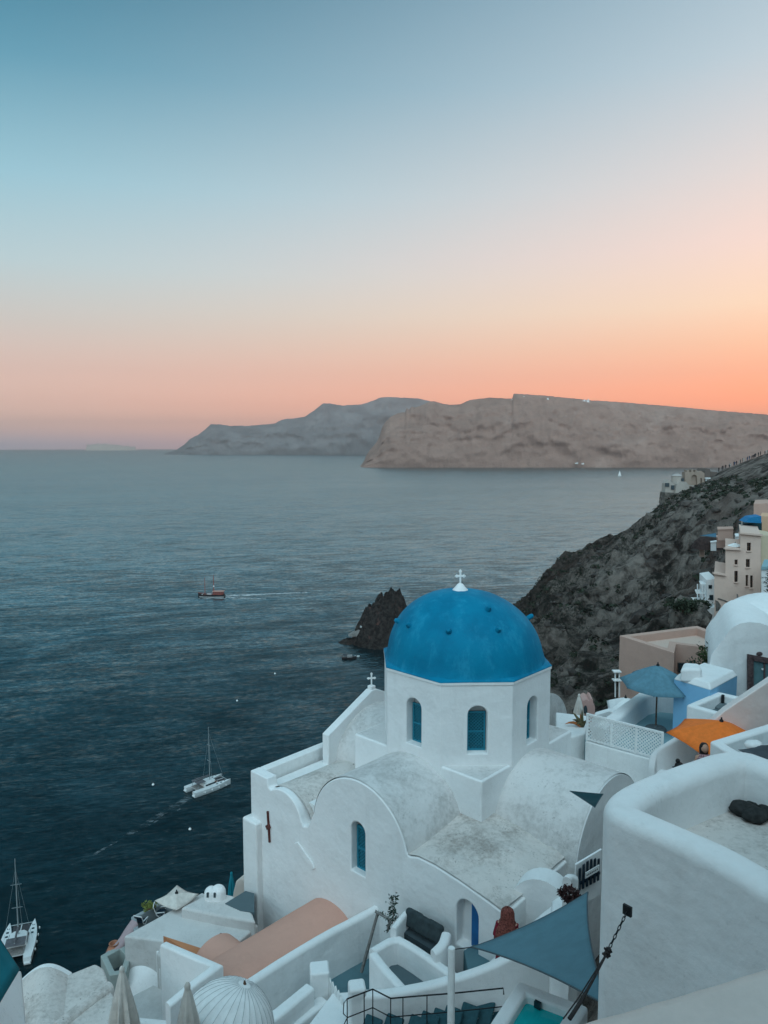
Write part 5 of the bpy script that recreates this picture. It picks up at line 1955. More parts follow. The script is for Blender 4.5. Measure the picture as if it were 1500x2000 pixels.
# ------------------------------------------------------------------ far houses on the slope (right edge)
CY = 68.0
cb_ = thing('cream_building', 'tall stepped cream building with peeling plaster below dark windows', 'building', tuple(P(1440, 1240, CY)))
st_ = [(1396, 1300), (1395, 1119), (1417, 1123), (1417, 1070), (1446, 1072), (1446, 1040), (1486, 1044), (1486, 1300)]
fac_ = obj('facade', M().extrude([P(a, b, CY) for a, b in st_], (3.2, 7, 0)), cream, cb_)
wl_ = [(1463, 1068, 4, 8), (1461, 1100, 4, 8), (1438, 1098, 3.2, 5), (1438, 1126, 3.6, 11), (1459, 1134, 2.6, 11), (1468, 1136, 2.8, 12)]
OFF = Vector((0, 1, 0))
cut(fac_, [M().extrude([P(a - w_, b + h_, CY) - OFF * .5, P(a + w_, b + h_, CY) - OFF * .5, P(a + w_, b - h_, CY) - OFF * .5, P(a - w_, b - h_, CY) - OFF * .5], (0, .75, 0)) for a, b, w_, h_ in wl_])
for a, b, w_, h_ in wl_:
    wo = obj('window', M().extrude([P(a - w_, b + h_, CY) + OFF * .16, P(a + w_, b + h_, CY) + OFF * .16, P(a + w_, b - h_, CY) + OFF * .16, P(a - w_, b - h_, CY) + OFF * .16], (0, .04, 0)), interior, cb_)
    obj('window_frame', M().bar(P(a, b + h_, CY) + OFF * .13, P(a, b - h_, CY) + OFF * .13, .04).bar(P(a - w_, b, CY) + OFF * .125, P(a + w_, b, CY) + OFF * .125, .04), wood, wo)
    obj('sill', M().bar(P(a - w_ - .8, b + h_ + .8, CY - .05), P(a + w_ + .8, b + h_ + .8, CY - .05), .12, .1), cream, wo)
for c_, pts in [((1446, 1041), [(1444, 1041), (1488, 1045)]), ((1417, 1070), [(1415, 1071), (1447, 1073)]), ((1395, 1119), [(1393, 1119), (1418, 1123)])]:
    obj('coping', M().bar(P(*pts[0], CY - .05), P(*pts[1], CY - .05), .35, .16), cream, cb_)
stonep = plain('exposed_stone', (.13, .115, .105), .95, .45, 3.0, bump=.8)
for poly in [[(1397, 1172), (1402, 1174), (1408, 1183), (1404, 1192), (1398, 1194)], [(1397, 1204), (1406, 1203), (1412, 1212), (1415, 1224), (1410, 1238), (1397, 1240)],
             [(1427, 1192), (1434, 1188), (1443, 1191), (1445, 1205), (1440, 1212), (1439, 1222), (1436, 1222), (1436, 1207), (1428, 1205), (1426, 1199)], [(1416, 1222), (1419, 1221), (1423, 1232), (1420, 1240), (1414, 1238)]]:
    obj('stone_patch', M().extrude([P(a, b, CY) for a, b in poly], (0, -.04, 0)), stonep, cb_)
obj('crack', M().tube([P(1402, 1169, CY), P(1415, 1173, CY), P(1425, 1178, CY), P(1440, 1182, CY), P(1458, 1189, CY), P(1466, 1190, CY)], .07, 5), stonep, cb_)
obj('drain_pipe', M().tube([P(1440, 1160, CY - .05), P(1441, 1172, CY - .05), P(1439, 1182, CY - .05)], .05, 5), steel, cb_)
obj('wall', M().extrude([P(1486.3, 1300, CY + .4), P(1486.3, 1044, CY + .4), P(1520, 1050, CY + .4), P(1520, 1300, CY + .4)], (1.5, 5, 0)), plaster('ochre_plaster', (.60, .50, .36), (.45, .37, .26), .2, .3), cb_)
for px, py in ((1396, 1115), (1432, 1066)):
    pass
parasol('roof_parasol', 'tiny white parasol on the roof of the cream building', P(1436, 1060, CY + 1.5), P(1436, 1073, CY + 1.5).z, .75, .3, canvasw, 8, base=False, ribs=False)
ex = thing('teal_roof_house', 'white house with blue edge right of the cream building', 'house', tuple(P(1495, 1200, 60)))
obj('walls', M().extrude([P(1486.5, 1240, 62), P(1487, 1112, 62), P(1540, 1112, 62), P(1540, 1240, 62)], (2.3, 4, 0)), white2, ex)
obj('roof_edge', M().extrude([P(1486.2, 1113, 61.9), P(1487, 1107, 61.9), P(1540, 1106, 61.9), P(1540, 1112.5, 61.9)], (2.3, 4, 0)), tealfloor, ex)
# dark conifer fronds at the very edge
cn = thing('pine_tree', 'dark pine branches cut off by the right picture edge', 'tree', tuple(P(1515, 1240, 52)))
obj('trunk', M().tube([P(1516, 1260, 52), P(1514, 1180, 52), P(1513, 1105, 52)], [.22, .16, .05], 8), wood, cn)
pts = []
for k in range(14):
    z_ = 1108 + k * 9
    L = 10 + 14 * (k / 14) + random.uniform(-5, 6)
    for s_ in (-1, 1):
        a_ = P(1513, z_, 52 + random.uniform(-.4, .4))
        e_ = P(1513 + s_ * L, z_ + 10, 52 + random.uniform(-.8, .8))
        pts += [a_.lerp(e_, t) for t in (.3, .5, .65, .8, .9, 1.0)]
obj('crown', leaves(pts, .30, 1500, .10, .16), plain('pine_needle', (.012, .024, .02), .8, .4, 6), cn, fix=False)
# pale blue houses with balconies left of the cream building
wh = thing('balcony_house', 'small white house with open balconies beside the cream building', 'house', tuple(P(1380, 1200, 72)))
obj('walls', M().extrude([P(1380, 1245, 72), P(1380, 1133, 72), P(1399, 1130, 72), P(1399, 1245, 72)], (1, 4, 0)), white2, wh)
for a, b, w_, h_ in ((1387, 1146, 3.2, 3.5), (1389, 1167, 3.5, 5)):
    obj('window', M().extrude([P(a - w_, b + h_, 71.98), P(a + w_, b + h_, 71.98), P(a + w_, b - h_, 71.98), P(a - w_, b - h_, 71.98)], (0, -.06, 0)), darkpane, wh)
for y in (1141, 1158, 1174):
    obj('balcony_slab', M().extrude([P(1352 + (1174 - y) * .5, y + 2, 72.3), P(1352 + (1174 - y) * .5, y, 72.3), P(1379, y, 72.3), P(1379, y + 2, 72.3)], (.6, 1.8, 0)), paintw, wh)
for x in (1362, 1371, 1377):
    obj('balcony_post', M().extrude([P(x, 1175, 72.25), P(x, 1141, 72.25), P(x + 1.6, 1141, 72.25), P(x + 1.6, 1175, 72.25)], (0, .12, 0)), paintw, wh)
obj('pool', M().extrude([P(1352, 1180, 71.7), P(1356, 1175, 71.7), P(1379, 1175.5, 71.7), P(1379, 1181, 71.7)], (0, .4, 0)), plain('bright_pool', (.03, .30, .48), .2), wh)
obj('wall', M().extrude([P(1366, 1245, 70), P(1368, 1190, 70), P(1398, 1186, 70), P(1398, 1245, 70)], (.5, 1.5, 0)), white2, wh)
bp = thing('blue_pergola', 'blue shaded pergola roof above the cream building', 'pergola', tuple(P(1472, 1035, 74)))
obj('roof', M().extrude([P(1454, 1020, 74), P(1466, 1011, 74), P(1487, 1008, 74), P(1487, 1022, 74)], (.4, 2, 0)), plain('deep_blue_cloth', (.01, .17, .36), .8), bp)
obj('shade_wall', M().extrude([P(1450, 1040, 76), P(1452, 1023, 76), P(1488, 1020, 76), P(1488, 1045, 76)], (0, 1, 0)), plain('dark_green_net', (.012, .05, .06), .9), bp)
obj('post', M().tube([P(1449, 1042, 73.9), P(1449, 1018, 73.9)], .06, 6), MATS['steel'] if 'steel' in MATS else steel, bp)
ph = thing('salmon_house', 'salmon pink house high at the right edge above the blue pergola', 'house', tuple(P(1490, 1010, 82)))
obj('wall', M().extrude([P(1472, 1020, 84), P(1472, 984, 84), P(1530, 982, 84), P(1530, 1020, 84)], (3.2, 6, 0)), beige, ph)
obj('wall', M().extrude([P(1485, 1048, 78), P(1485, 1008, 78), P(1530, 1010, 78), P(1530, 1048, 78)], (2.2, 4, 0)), plaster('apricot_plaster', (.66, .42, .28), (.5, .32, .22), .2, .4), ph)
# little walls and roofs farther down the slope
for k, (x0, x1, y0, y1, Yd, mm, lab) in enumerate([
        (1402, 1432, 1034, 1047, 88, beige, 'long low pinkish garden wall on the slope left of the blue pergola'),
        (1366, 1376, 1062, 1080, 100, cream, 'tiny cream hut at the left end of the slope houses'),
        (1388, 1399, 1059, 1068, 96, white, 'tiny white hut next to the dark thatched roof'),
        (1400, 1418, 1050, 1062, 92, beige, 'small tan hut under the long pinkish garden wall'),
        (1437, 1447, 1048, 1064, 80, white2, 'narrow white hut touching the left side of the cream building')]):
    tag(obj('slope_hut', M().extrude([P(x0, y1 + 8, Yd), P(x0, y0, Yd), P(x1, y0 - 1, Yd), P(x1, y1 + 8, Yd)], (1.1, 2.5, 0)).extrude(
        [P(x0 - .6, y0 + 1.2, Yd - .1), P(x0 - .6, y0 - .8, Yd - .1), P(x1 + .6, y0 - 1.8, Yd - .1), P(x1 + .6, y0 + .2, Yd - .1)], (1.05, 2.4, 0)), mm), lab, 'hut', 'small huts on the slope')
tag(obj('thatched_roof', M().lathe([(2.0, -.6), (1.6, .3), (.9, .85), (.001, 1.0)], P(1381, 1062, 98), 20), plain('dark_thatch', (.035, .022, .02), .95, .4, 3), smooth=60), 'dark thatched roof among the small huts on the slope', 'roof')
tag(sail('blue_slope_awning', 'faded blue awning among the huts on the slope', (P(1366, 1046, 101), P(1398, 1041, 100), P(1402, 1050, 98)), plain('faded_blue_cloth', (.06, .15, .22), .9), .02, .03, 6))

# rock bluff with bushes below the balcony house
rk = NT('bluff_rock')
rkm = rk.done(rk.mix(rk.map(rk.noise(.9, 6, .7), .35, .65), (.06, .055, .05), (.22, .19, .165)), .95, rk.bump(rk.noise(1.2, 6, .7), 1.0, .5), .1)


def boulder(name, c, size, mat, seed, sub=4, amp=.35, freq=1.3, parent=None):
    bm = bmesh.new()
    bmesh.ops.create_icosphere(bm, subdivisions=sub, radius=1)
    for v in bm.verts:
        n_ = mnoise.fractal(v.co * freq + Vector((seed * 3.1, seed, 0)), .75, 2.1, 5)
        rg = 1 - abs(mnoise.noise(v.co * freq * 2.2 + Vector((seed, 0, 5))))
        v.co = Vector((v.co.x * size[0], v.co.y * size[1], v.co.z * size[2])) * (1 + amp * n_ + .18 * (rg - .7)) + Vector(c)
    me = bpy.data.meshes.new(name)
    bm.to_mesh(me)
    bm.free()
    me.materials.append(mat)
    me.polygons.foreach_set('use_smooth', [True] * len(me.polygons))
    me.set_sharp_from_angle(angle=R(38))
    return obj(name, me, None, parent)


tag(boulder('rock_bluff', P(1345, 1212, 66), (1.6, 1.5, 1.9), rkm, 3), 'pale rocky bluff below the bushes left of the cream building', 'rock')
bsh = thing('hillside_bush', 'dark green bush draped over the pale rocky bluff', 'bush', tuple(P(1340, 1195, 66)))
pts = [P(1340 + random.gauss(0, 13), 1178 + abs(random.gauss(0, 7)), 65 + random.gauss(0, .8)) for _ in range(90)] + [P(1370 + random.gauss(0, 7), 1182 + random.gauss(0, 2), 66) for _ in range(30)]
obj('foliage', leaves(pts, .30, 2600, .16, .45), plain('bush_leaf', (.030, .040, .024), .85, .5, 2), bsh, fix=False)
obj('stem', M().tube([P(1342, 1200, 66), P(1340, 1182, 65.5)], [.1, .03], 6), wood, bsh)

# ------------------------------------------------------------------ ruined castle on the headland
RY = 288.0
rc = thing('castle_ruin', 'ruined tan stone castle walls with arches on the headland tip', 'castle', tuple(P(1365, 985, RY)))
ruin = plaster('ruin_stone', (.34, .26, .21), (.19, .15, .13), .5, .12, .8, .1)
ruin2 = plaster('pale_ruin_stone', (.42, .37, .33), (.25, .22, .2), .5, .12, .8, .1)


def px_slab(poly, Yd, dep, mat, name, parent):
    return obj(name, M().extrude([P(a, b, Yd) for a, b in poly], (.0, dep, 0)), mat, parent)


kw = px_slab([(1338, 955), (1338, 922), (1342, 922), (1342, 918), (1346, 918), (1346, 922), (1350, 922), (1350, 917), (1354, 917), (1354, 922), (1358, 922), (1358, 918), (1362, 918), (1362, 922), (1370, 920), (1376, 924), (1376, 955)], RY, 3, ruin, 'keep_wall', rc)
cut(kw, [M().extrude([P(a, b, RY - .5) for a, b in [(1351, 950), (1351, 932), (1354, 928), (1358, 927), (1362, 930), (1363, 950)]], (0, 1.4, 0)),
         M().extrude([P(a, b, RY - .5) for a, b in [(1369, 946), (1369, 934), (1372, 934), (1372, 946)]], (0, 1.4, 0))])
px_slab([(1376.5, 958), (1376.5, 920), (1380, 915), (1386, 916), (1388, 921), (1388, 958)], RY + 1, 8, plaster('dark_ruin_stone', (.15, .12, .105), (.09, .075, .07), .5, .12), 'tower_wall', rc)
px_slab([(1388.5, 958), (1388.5, 921), (1401, 922), (1402, 958)], RY + 3, 6, MATS['dark_ruin_stone'], 'wall', rc)
for x in (1379, 1382.6, 1386):
    px_slab([(x, 946), (x, 934), (x + 1.2, 934), (x + 1.2, 946)], RY - .4, .6, paintw, 'white_column', rc)
px_slab([(1378, 935), (1378, 933), (1388, 933), (1388, 935)], RY - .7, 1, paintw, 'white_lintel', rc)
px_slab([(1346, 949), (1346, 947), (1368, 950), (1368, 953)], RY - 2, 1.5, ruin2, 'terrace_wall', rc)
ck = thing('headland_chapel', 'grey stone chapel with shallow dome at the tip of the headland', 'chapel', tuple(P(1321, 950, RY - 4)))
cc_ = P(1322, 931, RY - 4)
ss = (RY - 4) / F
obj('walls', M().lathe([(10 * ss, -22 * ss), (10 * ss, 0), (10.6 * ss, .3)], cc_, 8, R(22.5), R(382.5)), ruin2, ck)
obj('dome', M().lathe([(10.4 * ss, .3), (8.5 * ss, 3 * ss), (5 * ss, 5 * ss), (.01, 6 * ss)], cc_, 24), plaster('grey_dome_plaster', (.40, .36, .34), (.3, .27, .25), .3, .2), ck, smooth=50)
obj('window', M().box(cc_ + Vector((8 * ss, -8 * ss, -6 * ss)), (.8, .8, 1.2)), darkfloor, ck)
rh = thing('ruined_houses', 'crumbling pale stone house shells below the headland chapel', 'ruin', tuple(P(1315, 970, RY - 6)))
px_slab([(1299, 962), (1301, 944), (1306, 938), (1312, 942), (1318, 948), (1320, 962)], RY - 6, 4, ruin2, 'shell_wall', rh)
px_slab([(1318, 966), (1322, 945), (1330, 940), (1340, 941), (1346, 948), (1347, 966)], RY - 7, 4, ruin2, 'shell_wall', rh)
px_slab([(1296, 985), (1299, 962), (1325, 963), (1338, 968), (1340, 985)], RY - 8, 5, rkm, 'retaining_wall', rh)
obj('opening', M().box(P(1314, 952, RY - 6.2), (1.2, .5, 1.6)), darkfloor, rh)
obj('opening', M().box(P(1303, 947, RY - 6.2), (1.5, .5, 1.4)), darkfloor, rh)

# spectators gathered along the ridge for the sunset
cloth = [plain('dark_clothes', (.02, .02, .025), .9), plain('brown_clothes', (.09, .06, .05), .9), plain('pale_clothes', (.45, .42, .40), .9), plain('blue_clothes', (.05, .08, .14), .9)]


def far_person_mesh(mat):
    o = bpy.data.objects.new('tmp', None)
    COL.objects.link(o)
    q = skinned('person', [((0, 0, .92), .14), ((0, 0, 1.15), .13), ((0, 0, 1.33), .16), ((0, 0, 1.48), .06), ((0, -.02, 1.62), .11), ((.19, 0, 1.35), .06), ((.24, 0, 1.08), .05), ((.2, -.12, .86), .04),
                           ((-.19, 0, 1.35), .06), ((-.24, 0, 1.08), .05), ((-.2, -.1, .86), .04), ((.09, 0, .85), .10), ((.1, 0, .47), .07), ((.1, 0, .07), .05), ((-.09, 0, .85), .10), ((-.1, 0, .47), .07), ((-.1, 0, .07), .05)],
                [(0, 1), (1, 2), (2, 3), (3, 4), (2, 5), (5, 6), (6, 7), (2, 8), (8, 9), (9, 10), (0, 11), (11, 12), (12, 13), (0, 14), (14, 15), (15, 16)], mat, o, 1)
    me = q.data
    bpy.data.objects.remove(q)
    bpy.data.objects.remove(o)
    return me


fpm = [far_person_mesh(c) for c in cloth]
rx = random.Random(5)


def ridge_hit(px):                      # highest visible ground along a picture column, beyond 180 m
    best = None
    for Yd in range(200, 300, 2):
        x = (px - 750) / F * Yd / 1.0
        z = hill_at(x, Yd)
        el = z / Yd
        if best is None or el > best[0]:
            best = (el, x, Yd, z)
    return best


for k in range(34):
    px = 1402 + (98 * k / 33) + rx.uniform(-1.5, 1.5)
    el, x, Yd, z = ridge_hit(px)
    i = rx.randrange(4) if rx.random() < .5 else 0
    o = obj('person', fpm[i], None)
    o.location = (x + rx.uniform(-.5, .5), Yd + rx.uniform(-1, .5), z - .08)
    o.rotation_euler.z = rx.uniform(-1, 1)
    s_ = rx.uniform(.95, 1.1)
    o.scale = (s_, s_, s_)
    tag(o, ['tiny onlooker in dark clothes standing on the far ridge', 'tiny onlooker in brown clothes standing on the far ridge', 'tiny onlooker in pale clothes standing on the far ridge', 'tiny onlooker in blue clothes standing on the far ridge'][i], 'person', 'onlookers on the far ridge')


# ------------------------------------------------------------------ rock islet off the shore
ic = Z(745, 1262, SEA)


def islet_h(x, y):                      # height over the sea; x, y in metres from the islet's middle
    r_ = np.sqrt((x / 15.5) ** 2 + (y / 14) ** 2)
    core = np.clip(1.08 - r_ ** 1.9, 0, 1) ** .62
    n_ = fbm(x / 7 + 4, y / 7 + 2, 5, True, .6)
    f_ = fbm(x / 2.2, y / 2.2 + 7, 4, True, .6)
    lean = 1 - .022 * x * (x < 0) * -1 * 0 + .02 * np.clip(x, -8, 8)
    pk = 25 * core * (.86 + .30 * n_ + .10 * f_) * lean
    low = 3.2 * np.clip(1 - ((x + 17) / 6.5) ** 2 - ((y + 1) / 5) ** 2, 0, 1) ** .5 * (.8 + .5 * f_)
    return np.maximum(pk, low) - 1.2


gx, gy = np.meshgrid(np.linspace(-27, 20, 120), np.linspace(-18, 18, 100))
gz = islet_h(gx, gy)
m = M()
m.v = list(zip((gx + ic.x + 1).ravel().tolist(), (gy + ic.y + 8).ravel().tolist(), (gz + SEA).ravel().tolist()))
w = 120
m.f = [(i * w + j, i * w + j + 1, (i + 1) * w + j + 1, (i + 1) * w + j) for i in range(99) for j in range(w - 1)]
t = NT('islet_rock')
c_ = t.mix(t.map(t.noise(.5, 6, .65), .35, .65), (.010, .009, .009), (.042, .036, .033))
c_ = t.mix(t.map(t.noise(.12, 4, .6), .60, .68), c_, (.085, .045, .038))
im_ = t.done(c_, .95, t.bump(t.noise(.8, 6, .7), 1.0, .8), .15)
tag(obj('islet', m, im_, smooth=30, fix=False), kind='structure')
qy = thing('islet_chapel', 'tiny white walled landing with steps on the dark rock islet', 'chapel', tuple(Z(722, 1240, SEA + 2)))
kY = ic.y + 2
obj('platform', M().extrude([P(a, b, kY) for a, b in [(680, 1243), (700, 1231), (712, 1232), (716, 1244)]], (0, 5, 0)), plain('grey_stone_quay', (.20, .19, .18), .9, .3, .6), qy)
obj('steps', M().extrude([P(a, b, kY - 1) for a, b in [(712, 1226), (714, 1226), (722, 1238), (721, 1241), (717, 1241)]], (0, 1.5, 0)), white, qy)
obj('wall', M().extrude([P(a, b, kY - .5) for a, b in [(719.5, 1230), (719.5, 1221), (724.5, 1219.5), (721.5, 1222), (721.5, 1230)]], (0, 2, 0)), white, qy)
obj('wall', M().extrude([P(a, b, kY - .5) for a, b in [(703, 1226), (703, 1223.5), (713, 1223.5), (713, 1226)]], (0, 3, 0)), plain('grey_lime', (.36, .37, .36), .9), qy)


# ------------------------------------------------------------------ boats
hullw = plain('white_gelcoat', (.62, .64, .64), .35, .05, .8)
deckm = plain('grey_teak_deck', (.22, .21, .20), .8, .25, 2)
netm = plain('dark_trampoline', (.05, .05, .055), .9, .2, 3)
mastm = plain('aluminium_mast', (.30, .34, .35), .4, .1, 2, metal=.3)


def hull_mesh(L, B, H, x0=0.0, y0=0.0, draft=.3, sheer=.25, stern=.7, n=18):
    """A boat hull along +X from the transom at -L/2 to the bow at L/2, decked over."""
    rows = []
    for i in range(n + 1):
        t_ = i / n
        w_ = B / 2 * (stern + (1 - stern) * min(1, t_ * 3)) * (1 - max(0, (t_ - .45) / .55) ** 2.2)
        w_ = max(w_, .01)
        z_ = H + sheer * (t_ - .35) ** 2 * 2
        x = -L / 2 + L * t_
        sec = []
        for a, b in ((0, -draft), (.55, -draft * .7), (.86, .05), (1.0, H * .6), (1.0, 1), (.0, 1.02)):
            zz_ = z_ * b if b >= .9 else b
            sec.append((w_ * a, zz_))
        rows.append([(x0 + x, y0 + a, b) for a, b in sec[::-1]] + [(x0 + x, y0 - a, b) for a, b in sec[1:]])
    m = M().grid(rows)
    k = len(rows[0])
    m.f.append(tuple(range(k)))
    m.f.append(tuple(n * k + j for j in range(k)))
    return m


def catamaran(name, label, q0, q1, group):
    d = q1 - q0
    L = 12.2
    ang = math.atan2(d.y, d.x)
    c = (q0 + q1) / 2
    r_ = thing(name, label, 'catamaran', (c.x, c.y, SEA), group, ang)
    for s in (-1, 1):
        local(obj('hull', hull_mesh(L, 1.9, 1.45, 0, s * 2.35, sheer=.2, stern=.75), hullw, smooth=40), r_)
        local(obj('transom_step', M().box((-L / 2 + .35, s * 2.35, .45), (1.3, 1.1, .25)), hullw, bevel=.06), r_)
        for k in range(3):
            local(obj('hatch', M().box((1.6 + 1.3 * k, s * 2.35, 1.50 + .02 * k), (.55, .5, .06)), darkpane), r_)
    local(obj('bridge_deck', M().box((-.9, 0, 1.12), (6.8, 4.6, .55)), hullw, bevel=.1), r_)
    cab = M().prism([(-2.2, -2.0), (1.6, -1.9), (2.6, -1.1), (2.6, 1.1), (1.6, 1.9), (-2.2, 2.0)], 1.38, 2.35, top=[(-2.3, -1.7), (1.0, -1.55), (1.7, -.9), (1.7, .9), (1.0, 1.55), (-2.3, 1.7)])
    cb2 = local(obj('cabin', cab, hullw, bevel=.12), r_)
    wn2 = M().prism([(-1.9, -1.93), (1.5, -1.85), (2.4, -1.08), (2.4, 1.08), (1.5, 1.85), (-1.9, 1.93)], 1.7, 2.05, top=[(-1.9, -1.84), (1.25, -1.72), (2.1, -1.0), (2.1, 1.0), (1.25, 1.72), (-1.9, 1.84)])
    q = obj('window_band', wn2, darkpane)
    q.parent = cb2
    local(obj('bimini', M().box((-3.1, 0, 3.15), (2.7, 3.6, .10)), plain('grey_bimini', (.10, .10, .11), .8, .2, 2) if 'grey_bimini' not in MATS else MATS['grey_bimini'], bevel=.05), r_)
    for x in (-4.2, -2.0):
        for s in (-1.6, 1.6):
            local(obj('bimini_post', M().bar((x, s, 1.4), (x, s, 3.1), .06), mastm), r_)
    local(obj('cockpit', M().box((-3.3, 0, 1.44), (2.6, 3.3, .08)), deckm), r_)
    for s in (-1, 1):
        local(obj('trampoline', M().box((3.7, s * .82, 1.30), (2.9, 1.5, .03)), netm), r_)
    local(obj('crossbeam', M().tube([(5.25, -2.2, 1.45), (5.25, 2.2, 1.45)], .10, 8), mastm, smooth=60), r_)
    local(obj('bow_walkway', M().box((3.7, 0, 1.36), (3.1, .16, .08)), hullw), r_)
    local(obj('mast', M().tube([(.6, 0, 2.3), (.55, 0, 10), (.5, 0, 18.2)], [.14, .12, .07], 8), mastm, smooth=60), r_)
    for z in (8.0, 12.8):
        local(obj('spreader', M().bar((.45, -1.0, z), (.45, 1.0, z + .05), .07), mastm), r_)
    local(obj('boom', M().tube([(.5, 0, 3.5), (-4.3, 0, 3.6)], [.13, .11], 8), mastm, smooth=60), r_)
    local(obj('furled_sail', M().tube([(.4, 0, 3.75), (-2, 0, 3.85), (-4.2, 0, 3.75)], [.22, .2, .12], 8), MATS['grey_bimini'], smooth=60), r_)
    local(obj('forestay', M().tube([(5.2, 0, 1.5), (.55, 0, 16.5)], .035, 5), mastm), r_)
    for s in (-1, 1):
        local(obj('shroud', M().tube([(-.2, s * 2.6, 1.5), (.5, 0, 16.0)], .022, 4), mastm), r_)
    for k in range(4):
        local(obj('fender', M().lathe([(.001, -.3), (.13, -.22), (.15, 0), (.13, .22), (.001, .3)], (-3 + 2.3 * k, -3.42, .8), 10), paintw, smooth=60), r_)
    return r_


catamaran('sail_catamaran', 'white sailing catamaran under way, left of the church', Z(371, 1552, SEA), Z(441, 1526, SEA), 'sailing catamarans')
catamaran('moored_catamaran', 'white sailing catamaran with fenders near the bottom left corner', Z(28, 1885, SEA), Z(44, 1816, SEA), 'sailing catamarans')

# wooden excursion ship
a_, b_ = Z(386, 1166, SEA), Z(440, 1166, SEA)
sh = thing('wooden_ship', 'dark wooden excursion ship with red brown cabin and two masts', 'ship', ((a_.x + b_.x) / 2, a_.y, SEA), None, math.pi)
hullb = plain('black_hull', (.012, .013, .016), .5, .2, 2)
redw = plain('red_brown_cabin', (.26, .060, .045), .6, .3, 2)
LS = 17.5
local(obj('hull', hull_mesh(LS, 4.6, 1.7, 0, 0, .4, 1.3, .72), hullb, smooth=40), sh)
local(obj('waterline_stripe', hull_mesh(LS * .985, 4.66, .42, 0, 0, .1, .0, .74), paintw, smooth=40), sh)
local(obj('rail', M().tube([(-LS / 2, -1.7, 2.9), (-2, -2.35, 2.3), (4, -2.0, 2.2), (LS / 2, 0, 2.9), (4, 2.0, 2.2), (-2, 2.35, 2.3), (-LS / 2, 1.7, 2.9)], .1, 6), redw, smooth=60), sh)
cb3 = local(obj('cabin', M().box((-4.6, 0, 2.75), (6.6, 3.4, 2.0)), redw, bevel=.15), sh)
local(obj('canopy', M().box((-4.7, 0, 3.98), (7.6, 4.0, .18)), plain('salmon_canopy', (.45, .26, .22), .8, .2, 2), bevel=.06), sh)
for k in range(5):
    local(obj('window', M().box((-7.2 + 1.3 * k, 1.72, 3.0), (.75, .06, .7)), darkpane), sh)
local(obj('bowsprit', M().tube([(LS / 2 - .6, 0, 2.7), (LS / 2 + 3.4, 0, 3.6)], [.14, .07], 7), hullb, smooth=60), sh)
local(obj('mast', M().tube([(-1.6, 0, 2), (-1.6, 0, 14.5)], [.30, .16], 8), redw, smooth=60), sh)
local(obj('mast', M().tube([(4.2, 0, 2), (4.2, 0, 13.0)], [.22, .13], 8), redw, smooth=60), sh)
local(obj('crow_nest', M().box((-1.6, 0, 7.2), (.7, .7, .7)), paintw, bevel=.1), sh)
for x0_, x1_, z1 in ((LS / 2 + 3.2, 4.2, 11.8), (4.2, -1.6, 13), (-LS / 2, -1.6, 13)):
    local(obj('stay', M().tube([(x0_, 0, 3.2), (x1_, 0, z1)], .03, 4), hullb), sh)
for x in (2.2, 5.4):
    local(obj('deck_box', M().box((x, .9, 2.05), (1.2, .9, .6)), paintw, bevel=.06), sh)
local(obj('dinghy', hull_mesh(3.2, 1.3, .5, 1.2, 1.4, .2, .1, .7), paintw, smooth=40), sh).location.z = 1.9

# small dark boat with dinghy near the islet, far sailing boat, buoys
sb_ = Z(682, 1287, SEA)
so = thing('moored_motor_boat', 'small dark motor boat moored left of the rock islet', 'boat', (sb_.x, sb_.y, SEA), None, R(8))
local(obj('hull', hull_mesh(7.0, 2.4, .9, 0, 0, .25, .5, .7), hullb, smooth=40), so)
local(obj('cabin', M().box((.2, 0, 1.35), (2.4, 1.7, 1.0)), plain('grey_cabin', (.22, .22, .22), .6), bevel=.12), so)
local(obj('windscreen', M().box((1.45, 0, 1.45), (.08, 1.4, .5), 0, 0, R(-20)), darkpane), so)
local(obj('awning', M().box((-1.9, 0, 2.0), (1.9, 1.8, .08)), plain('navy_awning', (.03, .03, .04), .8)), so)
for s in (-.8, .8):
    local(obj('awning_post', M().bar((-2.7, s, .9), (-2.7, s, 2.0), .05), mastm), so)
q = Z(697, 1283, SEA)
di = thing('dinghy', 'tiny white dinghy behind the small dark motor boat', 'boat', (q.x, q.y, SEA), None, R(15))
local(obj('hull', hull_mesh(2.6, 1.2, .45, 0, 0, .15, .15, .7), paintw, smooth=40), di)
local(obj('thwart', M().box((0, 0, .5), (.25, 1.0, .06)), wood), di)
q = Z(1210, 929.5, SEA)
fs = thing('sailing_boat', 'distant white sailing boat before the caldera cliff', 'sailboat', (q.x, q.y, SEA), None, R(200))
local(obj('hull', hull_mesh(12, 3.6, 1.6, 0, 0, .3, .4, .7), paintw, smooth=40), fs)
sl = M()
sl.extrude([(.4, 0, 2.6), (-5.2, 0, 2.8), (-2.8, .5, 9), (.4, 0, 19)], (0, .12, 0))
local(obj('mainsail', sl, canvasw), fs)
local(obj('jib', M().extrude([(.8, 0, 15), (5.6, 0, 1.9), (1.0, .6, 2.6)], (0, .1, 0)), canvasw), fs)
local(obj('mast', M().tube([(.5, 0, 1.5), (.5, 0, 19.5)], .1, 6), mastm), fs)
for k, (px, py, lab) in enumerate([(463, 1369, 'small white buoy on the open sea above the catamaran'), (537, 1316, 'small white buoy on the sea left of the small cross'), (299, 1533, 'small white buoy left of the sailing catamaran'), (371, 1620, 'small white buoy below the sailing catamaran')]):
    q = Z(px, py, SEA)
    bo = obj('buoy', M().lathe([(.001, -.3), (.3, -.2), (.38, .05), (.28, .32), (.08, .42), (.06, .6), (.001, .62)], (0, 0, 0), 14), paintw, smooth=60)
    bo.location = (q.x, q.y, SEA)
    tag(bo, lab, 'buoy', 'mooring buoys')

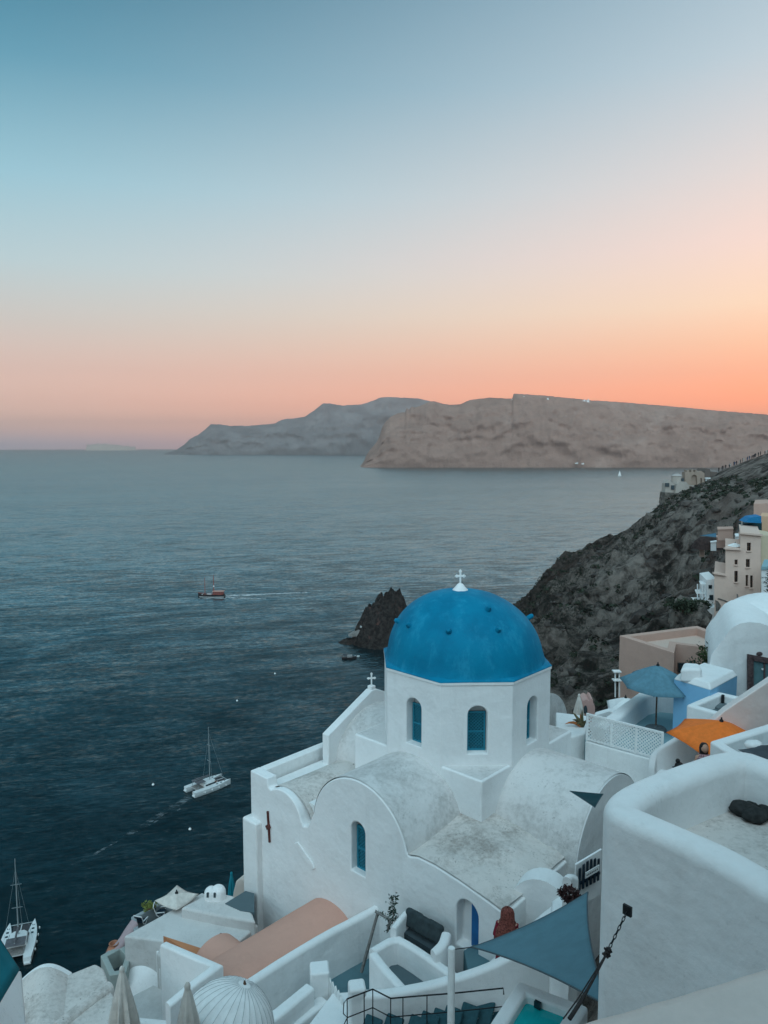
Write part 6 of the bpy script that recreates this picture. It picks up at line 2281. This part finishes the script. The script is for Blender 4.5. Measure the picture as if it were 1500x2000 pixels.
# wakes: low foam-topped ripples left behind by the moving boats
def foam_material(name, lo, hi, amount):
    foam = NT(name)
    fn = foam.noise(.45, 6, .72, stretch=(.5, 1.3, 1))
    tr_ = foam.n.new('ShaderNodeBsdfTransparent')
    mx_ = foam.n.new('ShaderNodeMixShader')
    foam.l.new(foam.map(fn, lo, hi, 0, amount), mx_.inputs[0])
    foam.l.new(tr_.outputs[0], mx_.inputs[1])
    foam.put(foam.b.inputs['Base Color'], (.78, .82, .84))
    foam.put(foam.b.inputs['Roughness'], .6)
    foam.l.new(foam.b.outputs[0], mx_.inputs[2])
    foam.l.new(mx_.outputs[0], foam.n['Material Output'].inputs['Surface'])
    return foam.m


foam_s, foam_t = foam_material('foam', .36, .64, .75), foam_material('thin_foam', .46, .76, .25)


def wake(name, label, pts, w0, w1, mat=None):
    rows = []
    for i, q in enumerate(pts):
        t_ = i / (len(pts) - 1)
        d = (pts[min(i + 1, len(pts) - 1)] - pts[max(i - 1, 0)]).normalized()
        s_ = Vector((-d.y, d.x, 0)) * (w0 + (w1 - w0) * t_)
        rows.append([up(q + s_ * a, SEA + .06 + .18 * (1 - abs(a)) * (1 - t_ * .7)) for a in (-1, -.5, 0, .5, 1)])
    o = obj(name, M().grid(rows), mat or foam_s, smooth=180, fix=False)
    tag(o, label, 'wake', kind='stuff')


def zpath(a, b, n=16, curve=0):
    p0, p1 = Z(*a, SEA), Z(*b, SEA)
    return [p0.lerp(p1, k / n) + Vector((0, curve * math.sin(math.pi * k / n), 0)) for k in range(n + 1)]


wake('wake', 'pale foam wake trailing right behind the wooden ship', zpath((441, 1164), (600, 1157), 18), 2.6, 1.0)
wake('wake', 'second thin foam line of the wooden ship wake', zpath((441, 1167), (520, 1170), 14), 1.4, .4)
wake('bow_wave', 'thin foam line along the wooden ship bow', zpath((388, 1169.5), (441, 1169), 8), .9, 1.0)
wake('wake', 'faint foam wake running lower left behind the catamaran', zpath((372, 1556), (180, 1672), 20), 1.3, .3, foam_t)
wake('wake', 'second faint wake line of the catamaran', zpath((352, 1580), (140, 1690), 20), .30, .15, foam_t)
